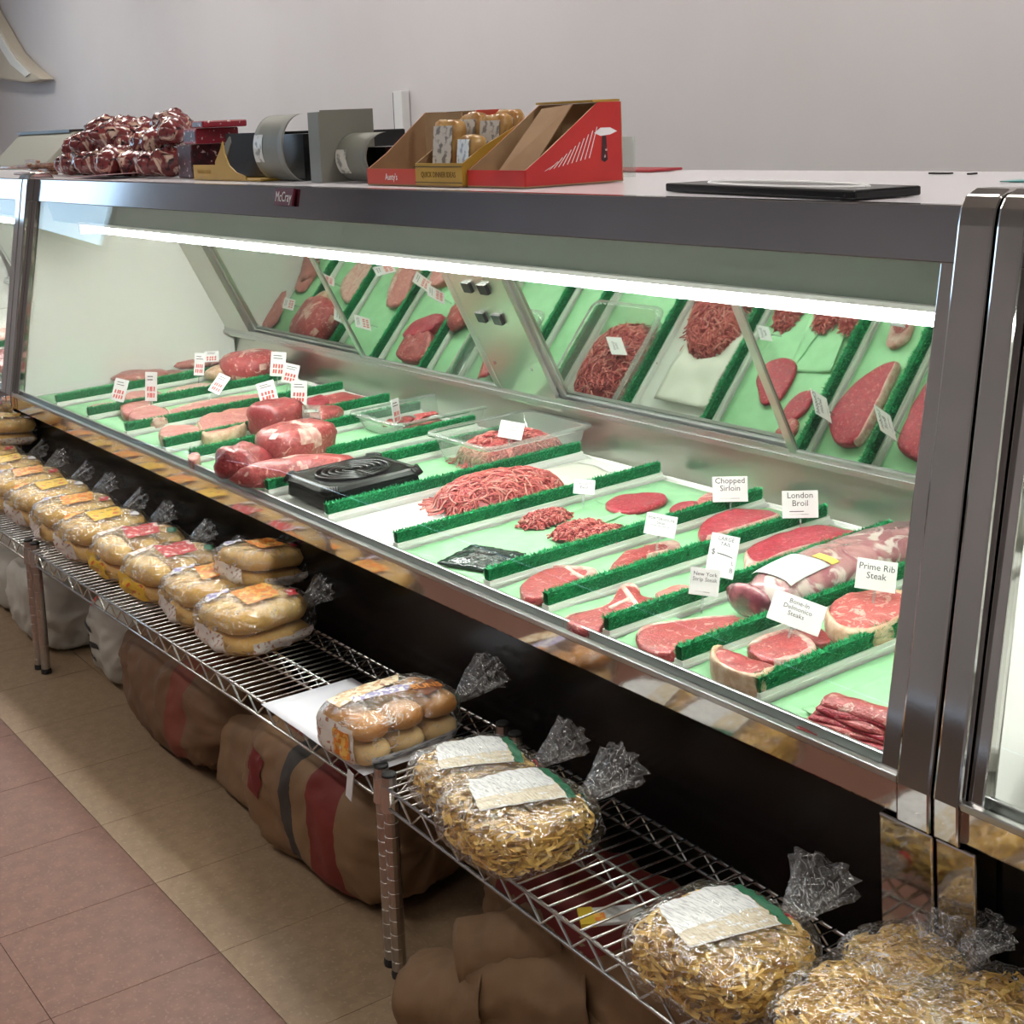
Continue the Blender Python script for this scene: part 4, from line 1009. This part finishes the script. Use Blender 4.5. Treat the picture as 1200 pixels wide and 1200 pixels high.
def sack_print(t, m, p0, p1, p2, p3, name='print', n=14, off=.0025):
    a, b, c, p, amp, seed = t['dims']
    p0, p1, p2, p3 = [Vector(q) for q in (p0, p1, p2, p3)]
    def fn(u, v):
        q = (p0 * (1 - u) + p1 * u) * (1 - v) + (p3 * (1 - u) + p2 * u) * v
        q = Vector((q.x * a, q.y * b, q.z * c)).normalized()
        r = sack_pt(q, a, b, c, p, amp, seed); return r + q * off
    return MB().grid(fn, n, n).build(name, m, t, smooth=True)
sA = sack('paper_sack', 'brown paper sack with broad red stripe and open folded mouth under the shelf', -2.425, 1.275, .275, .150, .135, 2, sackm, 3, .08)
def mouth(u, v):
    th = 2 * math.pi * u; rr = (.105 - .030 * v) * (1 + .12 * math.cos(3 * th + 1) + .10 * N(math.cos(th), math.sin(th), v, 2.5))
    return (-.235 - .20 * v + .02 * math.cos(th * 2), -.03 + rr * .9 * math.cos(th), max(.004, .11 + rr * .95 * math.sin(th) - .025 * v))
MB().grid(mouth, 40, 10).build('sack_mouth', sack3m, sA, smooth=True)
sack_print(sA, sackred, (-.85, -1, .2), (-.45, -1, -.1), (-.35, -1, .6), (-.75, -1, .75), 'red_patch')
sack_print(sA, sackred, (-.55, -.5, 1), (-.1, -.6, 1), (-.2, .1, 1), (-.5, .2, 1), 'red_patch')
sack('paper_sack', 'plain brown paper sack with thin red stripe farther along beneath the bread bags', -3.17, 1.285, .33, .145, .125, -3, sack2m, 9, .09)
sC = sack('paper_sack', 'brown sack with dark red patch and crumpled end under the noodle shelf', -1.62, 1.315, .33, .108, .132, 0, sack3m, 14, .10)
sack_print(sC, sackred, (-.62, -.9, .55), (.1, -.9, .5), (.6, .6, 1), (-.5, .6, 1), 'red_panel', 20)
for k, (u, v, z, L_, W_, H_, rz, lb) in enumerate(((548, 1172, .07, .16, .13, .14, 25, 'crumpled brown paper fold standing beside the shelf post'), (612, 1112, .15, .17, .12, .12, 50, 'rolled brown paper flap lying against the red-patched sack'), (648, 1165, .10, .20, .15, .15, 35, 'wide brown paper roll in the heap beneath the noodle shelf'), (715, 1195, .08, .15, .13, .12, 15, 'small brown paper wad in the heap beneath the noodle shelf'), (590, 1195, .03, .14, .11, .07, -10, 'flattened brown paper fold on the floor by the shelf post'))):
    q = onZ(u, v, z)
    t = thing('paper_bag', (q.x, q.y, max(0, z - H_ / 2)), lb, 'paper bag', (0, R(-12), R(rz)), None)
    def fn(a, b, L_=L_, W_=W_, H_=H_, k=k):
        th = math.pi * (a * 1.25 - .12); rr = 1 + .18 * N(a * 3, b * 2, k) + .16 * (.3 - abs(N(a * 6, b * 5, k + 7)))
        return ((b - .5) * L_, -W_ / 2 * math.cos(th) * rr, H_ * .5 + H_ / 2 * math.sin(th) * rr)
    MB().sheet(fn, 40, 20, .0015).build('paper_shell', sack3m, t, smooth=True)
    MB().prism([(-W_ * .44 * math.cos(i * math.pi / 10), H_ * .5 + H_ * .44 * math.sin(i * math.pi / 10)) for i in range(11)] + [(W_ * .44, 0), (-W_ * .44, 0)], 'x', -L_ * .44, L_ * .44).build('folded_core', sack3m, t)
q = onZ(718, 1072, .29)
yp = thing('small_packet', (q.x, q.y, .286), 'small yellow and white packet with orange mark lying on the sack beneath the wires', 'packet', (0, 0, R(60)))
MB().box(-.05, .05, -.022, .022, 0, .006).build('wrapper', mat('packet_white', (.55, .56, .55), .4), yp, bevel=.002)
MB().box(-.05, -.028, -.0225, .0225, .0005, .0068).build('yellow_end', mat('packet_yellow', (.70, .50, .04), .4), yp)
MB().box(-.028, -.012, -.016, .004, .006, .0068).build('orange_mark', orangepr, yp)
w1 = sack('white_sack', 'bulging white paper sack standing behind the paired shelf legs', -4.10, 1.26, .17, .14, .125, 5, whsack, 21)
w2 = sack('white_sack', 'white sack with dark printed lines next to the bulging white sack', -3.67, 1.31, .125, .13, .12, -4, whsack, 27)
for k in range(3):
    sack_print(w2, ink, (-.6, -1, -.45 + .36 * k), (.1 + .2 * (k % 2), -1, -.5 + .36 * k), (.1 + .2 * (k % 2), -1, -.36 + .36 * k), (-.6, -1, -.31 + .36 * k), 'print_line', 8)
sack_print(w2, redink, (-.7, -.9, .75), (-.2, -.9, .75), (-.2, -.7, .95), (-.7, -.7, .95), 'print_line', 8)
sack('white_sack', 'low white sack beyond the bulging one on the floor', -4.55, 1.28, .20, .14, .10, 2, whsack, 33)

# ------------------------------------------------------------------ things on top of the case
TZ = 1.323
def carton(name, label, x0, x1, y0, y1, h, lip, outer, inner=kraft, lettering=None, ink_m=None, cut=.55, hole=None):
    t = thing(name, ((x0 + x1) / 2, (y0 + y1) / 2, TZ), label, 'carton')
    w_, d_ = (x1 - x0) / 2, (y1 - y0) / 2; th = .003
    MB().box(-w_, w_, -d_, d_, 0, th).build('bottom', inner, t)
    f = MB().box(-w_, w_, -d_, -d_ + th, th, lip).build('front_lip', outer, t)
    MB().box(-w_, w_, d_ - th, d_, th, h).build('back_wall', inner, t)
    prof = [(-d_ + th, th), (d_ - th, th), (d_ - th, h), (d_ - .06, h), (-d_ + .05, lip + .03), (-d_ + th, lip)]
    for s in (-1, 1):
        a, b = sorted((s * w_, s * (w_ - th)))
        MB().prism(prof, 'x', a, b).build('side_wall', inner, t)
        a, b = sorted((s * w_, s * (w_ + .0012)))
        MB().prism(prof, 'x', a, b).build('side_print', outer, t)
    if lettering: text(lettering[0], lettering[1], ink_m, t, (0, -d_ - .0006, lip * .5), (R(90), 0, 0), sx=lettering[2])
    return t
r1 = carton('display_carton', 'open red display carton with kraft interior and white splash print on its side', -2.42, -2.225, 1.615, 1.86, .158, .034, redbox, kraftl)
# torn inner flap and side picture
MB().hexa([(-.02, -.11, .02), (.075, -.10, .02), (.075, -.097, .02), (-.02, -.107, .02), (-.03, .02, .150), (.070, .02, .156), (.070, .023, .156), (-.03, .023, .150)]).build('torn_flap', kraft, r1)
pm = MB()
for k in range(11):
    y = -.075 + k * .011
    pm.hexa([(.0988, y, .030 + k * .002), (.0994, y, .030 + k * .002), (.0994, y + .0016, .030 + k * .002), (.0988, y + .0016, .030 + k * .002), (.0988, y + .022, .040 + k * .007), (.0994, y + .022, .040 + k * .007), (.0994, y + .0236, .040 + k * .007), (.0988, y + .0236, .040 + k * .007)])
pm.build('white_hatching', card, r1)
MB().prism([(.050, .098), (.066, .108), (.090, .108), (.108, .100), (.090, .094), (.066, .092)], 'x', .0989, .0997).build('emblem', card, r1)
MB().prism([(.066, .045), (.074, .040), (.082, .045), (.080, .092), (.070, .092)], 'x', .0989, .0996).build('emblem_handle', maroonp, r1)
MB().box(-.090, .0975, .05, .118, .1585, .163).build('top_flap', yellowbox, r1)
y1_ = carton('display_carton', 'yellow display carton lettered Quick Dinner Ideas holding snack bags', -2.602, -2.424, 1.605, 1.83, .130, .048, yellowbox, kraft, ('QUICK DINNER IDEAS', .0165, .80), mat('brown_ink', (.12, .06, .01), .6))
MB().box(-.089, .089, -.1142, -.1130, .030 + .010, .0415).build('rule', ink, y1_); MB().box(-.089, .089, -.1142, -.1130, .008, .0092).build('rule', ink, y1_)
r2 = carton('display_carton', 'empty orange-red display carton with kraft interior and tiny white lettering', -2.815, -2.605, 1.610, 1.83, .155, .036, orangebox, kraft, ("Aunty's", .020, .85), card)
MB().box(-.06, .09, .02, .023, .004, .152).build('divider_flap', kraftl, r2)
bagm = printed('snack_label', (.70, .68, .64), (.10, .09, .10), 60, 150)
snack = mat('snack_bag_amber', (.34, .16, .04), .3, c2=(.46, .28, .09), scale=30, coat=.2)
for k, (dx, dy, rz, lb) in enumerate(((-.045, -.06, 5, 'amber snack bag with white label in the yellow carton, beside the empty orange-red carton'), (.045, -.065, -12, 'slumped amber snack bag with white label in the yellow carton'), (-.045, .0, 0, 'amber snack bag standing in the second row of the yellow carton'), (.04, .0, 4, 'amber snack bag in the second row of the yellow carton, beside the red carton'), (.0, .06, 0, 'amber snack bag at the back of the yellow carton'))):
    hh = (.132, .10, .145, .14, .15)[k]
    t = thing('snack_bag', (y1_.location.x + dx, y1_.location.y + dy, TZ + .0035), lb, 'snack bag', (R(-6), 0, R(rz)), 'snack bags in the yellow carton')
    lump(.040, .017, hh / 2, 7, .05, 2.5, k).build('bag_body', snack, t, smooth=True)
    MB().box(-.031, .031, -.0200, -.0180, hh * .18, hh * .90).build('bag_label', bagm, t)
    text('COSTA', .012, ink, t, (0, -.0198, hh * .5), (R(90), 0, 0)) if False else None
# yellow carton and curved grey cartons
ya = thing('display_carton', (-3.72, 1.77, TZ), 'yellow display carton with grey sloping side beside dark maroon packets', 'carton')
MB().box(-.13, .30, -.13, .12, 0, .004).build('bottom', yellowbox, ya)
MB().box(-.13, .02, -.130, -.126, .004, .042).build('front_lip', yellowbox, ya)
text('DINNER IDEAS', .014, mat('ochre_ink', (.30, .16, .01), .6), ya, (-.055, -.1306, .022), (R(90), 0, 0))
cv = [(.02, .004), (.02, .05), (.06, .085), (.075, .105), (.085, .07), (.11, .04), (.15, .022), (.21, .012), (.21, .004)]
MB().prism(cv, 'y', -.130, -.126).build('side_wing', yellowbox, ya)
MB().prism([(-.04, .045), (.05, .115), (.06, .118), (.065, .10), (.02, .045)], 'y', -.10, -.097).build('grey_flap', greybox, ya)
MB().box(-.13, .30, .115, .119, .004, .09).build('back_wall', blackp, ya)
MB().box(-.10, .16, -.04, .10, .006, .125).build('dark_pack', blackp, ya)
def grey_carton(x, y, label, wd, r, h, rz, stick):
    t = thing('grey_carton', (x, y, TZ), label, 'carton', (0, 0, R(rz)))
    def fn(u, v):
        th = R(-80 + 170 * v)
        return (-wd / 2 + wd * u, -r * math.cos(th) * .8, h / 2 + h / 2 * math.sin(th))
    vs = MB()
    top = [[fn(i / 6, j / 18) for i in range(7)] for j in range(19)]
    n = 7 * 19
    a = [p for row in top for p in row]; b = [(p[0], p[1] + .004, p[2]) for p in a]
    fs = []
    for j in range(18):
        for i in range(6):
            k = j * 7 + i; fs += [(k, k+1, k+8, k+7), (n+k, n+k+7, n+k+8, n+k+1)]
    for j in range(18):
        for i in (0, 6):
            k = j * 7 + i; fs.append((k, k + 7, n + k + 7, n + k))
    for i in range(6): fs += [(i, n+i, n+i+1, i+1), (126+i, 126+i+1, n+126+i+1, n+126+i)]
    vs.add(a, fs if False else fs) if False else vs.add(a + b, fs)
    vs.build('curved_front', greybox, t, smooth=True)
    MB().box(-wd / 2 + .004, wd / 2 - .004, .0, .16, 0, h * .70).build('inner_box', blackp, t)
    MB().box(-wd / 2, wd / 2, .16, .164, 0, h * .98).build('back_wall', greybox, t)
    sm_ = MB()
    def fs_(u, v):
        th = R(stick[1] + stick[2] * v); return (stick[0] + stick[3] * u, -r * math.cos(th) * .8 - .0012, h / 2 + h / 2 * math.sin(th))
    sm_.grid(fs_, 3, 6).build('sticker', printed('carton_sticker', (.62, .61, .56), (.12, .12, .11), 40, 120) if 'carton_sticker' not in bpy.data.materials else bpy.data.materials['carton_sticker'], t)
    return t
grey_carton(onY(322, 170, 1.66).x, 1.70, 'grey carton with bulging rounded front and printed sticker beside the yellow carton', .21, .075, .168, -6, (-.10, -25, 50, .065))
bc = thing('grey_board', (onY(372, 170, 1.63).x, 1.735, TZ), 'upright narrow grey cardboard panel between the two rounded grey cartons', 'cardboard', (0, 0, R(-8)))
MB().box(-.055, .02, -.10, -.095, .0, .168).box(.016, .02, -.095, .04, .0, .172).build('panel', greybox, bc)
grey_carton(onY(408, 180, 1.66).x, 1.72, 'lower grey carton with rounded front and black top beside the orange-red carton', .17, .07, .115, -4, (-.075, -40, 60, .06))
MB_ = MB().box(-.09, .10, -.02, .13, 0, .145).build('black_carton', blackp, bevel=.004); MB_.location = (-2.955, 1.93, TZ)
tag(MB_, 'black box showing above the lower rounded grey carton', 'box')
MB_ = MB().box(-.10, .14, -.06, .10, 0, .120)
ob = MB_.build('black_carton', blackp, bevel=.004); ob.location = (-3.52, 1.96, TZ); tag(ob, 'black box behind the yellow carton beside maroon packets', 'box')
# maroon packets
for k, (u, v, z0, h_, m_, lb) in enumerate(((224, 185, 0, .098, maroonp, 'dark maroon printed packet standing at the bottom of the stack by the bones'), (230, 150, .099, .045, crimsonp, 'crimson printed packet lying on the dark maroon packet'), (240, 140, .1445, .02, crimsonp, 'thin crimson packet topping the stack beside the bones'))):
    q = onY(u - 4, v, 1.70)
    t = thing('printed_packet', (q.x, 1.76, TZ + z0), lb, 'packet', (0, 0, R(-4 * k)))
    MB().box(-.055, .055, -.07, .06, 0, h_).build('pack_body', m_, t, bevel=.004)
    MB().box(-.05, .05, -.0712, -.0702, h_ * .2, h_ * .8).build('pack_front', maroonp, t)
# wrapped bones
bone_spots = [(122, 190, 0), (105, 192, 0), (88, 193, 0), (140, 190, 0), (160, 191, 0), (180, 190, 0), (200, 191, 0), (97, 178, 1), (118, 172, 1), (136, 166, 1), (155, 172, 1), (172, 174, 1), (192, 172, 1), (206, 160, 1), (145, 158, 2), (165, 160, 2), (203, 152, 2), (185, 160, 2), (150, 183, 0), (128, 158, 2)]
for k, (u, v, lay) in enumerate(bone_spots):
    rnd = random.Random(k + 5); yy = 1.72 + .05 * lay + rnd.uniform(-.02, .02)
    q = onY(u, v, yy); s = rnd.uniform(.9, 1.2) * 1.4
    t = thing('wrapped_bone', (q.x, yy, TZ + .001 if lay == 0 else q.z - .03), 'film-wrapped red and cream soup bone in the heap on top of the case', 'bone', (R(rnd.uniform(-20, 20)) if lay else 0, 0, R(rnd.uniform(-60, 60))), 'heap of wrapped soup bones')
    lump(.055 * s, .036 * s, .030 * s, 2.2, .25, 2.2, k * 3.3, 22, 14).build('bone_body', bonepk, t, smooth=True)
    lump(.026 * s, .028 * s, .024 * s, 2.0, .15, 2, k, 14, 10).build('knuckle', bonepk, t, smooth=True).location = (.045 * s * (1 if k % 2 else -1), 0, .008)
ob = MB().sheet(lambda a, b: (a * .34 - .17, b * .16 - .08, .012 * a + .004), 6, 4, .002).build('paper_sheet', pinkp); ob.location = (-4.55, 1.66, TZ); tag(ob, 'flat pink paper sheet under the heap of wrapped bones', 'paper')
for k in range(16):
    rnd = random.Random(k + 90)
    t = MB().tube([(-.17, 0, .006), (-.06, rnd.uniform(-.01, .01), .007), (.06, rnd.uniform(-.01, .01), .006), (.17, 0, .006)], .006, 6).build('dried_stick', jerky, smooth=True)
    t.location = (-5.45 + rnd.uniform(-.16, .16), 1.66 + .022 * (k % 7), TZ + .001 + .0135 * (k // 7 + (k % 3) * .7)); t.rotation_euler.z = R(rnd.uniform(-18, 18))
    tag(t, 'thin brown dried meat stick in the loose bundle beside the wrapped bones', 'dried meat', 'dried meat sticks')
hd = thing('equipment_hood', (onY(58, 180, 2.05).x - .30, 2.05, TZ), 'grey-green sloping machine cover with dark top edge beyond the dried sticks', 'machine cover')
MB().prism([(-.05, 0), (.20, 0), (.20, .16), (.12, .16)], 'x', -.5, .30).build('cover', hoodm, hd, bevel=.004)
MB().box(-.5, .26, .11, .21, .158, .172).build('top_edge', darkm, hd)
# right-hand top: flat black board, slot plate, stickers, acrylic, red folder
bb = thing('black_board', (-1.585, 1.640, TZ), 'long flat glossy black board lying on the white case top', 'board', (0, 0, R(-9)))
MB().box(-.235, .25, -.060, .060, 0, .014).build('board', blackp, bb, bevel=.003)
pts = [(.01 + .19 * math.cos(2 * math.pi * i / 40), .05 * math.sin(2 * math.pi * i / 40), .0145) for i in range(41)]
MB().tube(pts, .0025, 4).build('oval_line', card, bb)
for xx, lb in ((-1.713, 'small black slot plate set into the white case top'),):
    ob = MB().box(-.024, .024, -.006, .006, 0, .003).build('slot_plate', blackp, bevel=.001); ob.location = (xx, 2.195, TZ - .001); tag(ob, lb, 'plate')
ob = MB().box(-.004, .004, -.010, .010, 0, .003).build('slot_mark', blackp); ob.location = (-1.64, 2.19, TZ - .001); tag(ob, 'tiny black mark beside the slot plate on the case top', 'mark')
ob = MB().box(-.03, .03, -.02, .02, 0, .0012).build('teal_sticker', tealst); ob.location = (-1.40, 2.0, TZ); tag(ob, 'teal sticker on the white case top behind the chrome posts', 'sticker')
ob = MB().box(-.06, .06, -.0025, .0025, 0, .085).build('acrylic_panel', acrylic); ob.location = (onY(722, 180, 2.0).x, 2.0, TZ); tag(ob, 'small clear acrylic panel standing behind the red carton', 'panel')
ob = MB().box(-.12, .12, -.05, .05, 0, .006).build('red_folder', mat('red_folder_card', (.36, .03, .04), .45), bevel=.002); ob.location = (-2.62, 2.22, TZ); tag(ob, 'thin red folder lying behind the red display carton', 'folder')
q = onY(474, 122, 3.29)
ob = thing('wall_conduit', (q.x, 3.295, 1.0), 'narrow white conduit box on the back wall above the cartons', 'conduit')
MB().box(-.035, .035, -.04, 0, 0, .60).build('cover', mat('conduit_white', (.78, .78, .78), .5), ob, bevel=.003)
MB().box(-.055, -.037, -.03, 0, 0, .595).build('cable', darkm, ob)
# cream curved bracket high on the wall
cb = thing('curved_bracket', onY(20, 60, 3.05), 'cream curved horn-shaped fixture high on the wall', 'wall fixture')
cb.location.y = 3.25
ol = [onY(*p, 3.25) - cb.location for p in [(-15, -20), (-5, 12), (10, 38), (24, 62), (40, 78), (58, 93), (40, 97), (15, 94), (-10, 88), (-18, 78)]]
MB().prism([(p.x, p.z) for p in reversed(ol)], 'y', -.05, .045).build('body', creamm, cb, bevel=.015)
ol2 = [onY(*p, 3.25) - cb.location for p in [(-5, 20), (12, 45), (28, 70), (45, 86), (40, 90), (22, 75), (6, 50), (-6, 28)]]
MB().prism([(p.x, p.z) for p in reversed(ol2)], 'y', -.062, -.05).build('ridge', whitel, cb)

# ------------------------------------------------------------------ lettering becomes mesh parts
dg = bpy.context.evaluated_depsgraph_get()
for o, name, m, parent, loc, rot, sx in TEXTS:
    me = bpy.data.meshes.new_from_object(o.evaluated_get(dg))
    me.materials.clear(); me.materials.append(m)
    n = link(name, me, parent); n.location = loc; n.rotation_euler = rot; n.scale = (sx, 1, 1)
for o, *_ in TEXTS:
    cu = o.data; bpy.data.objects.remove(o); bpy.data.curves.remove(cu)

for o in col.objects:
    if 'dims' in o: del o['dims']
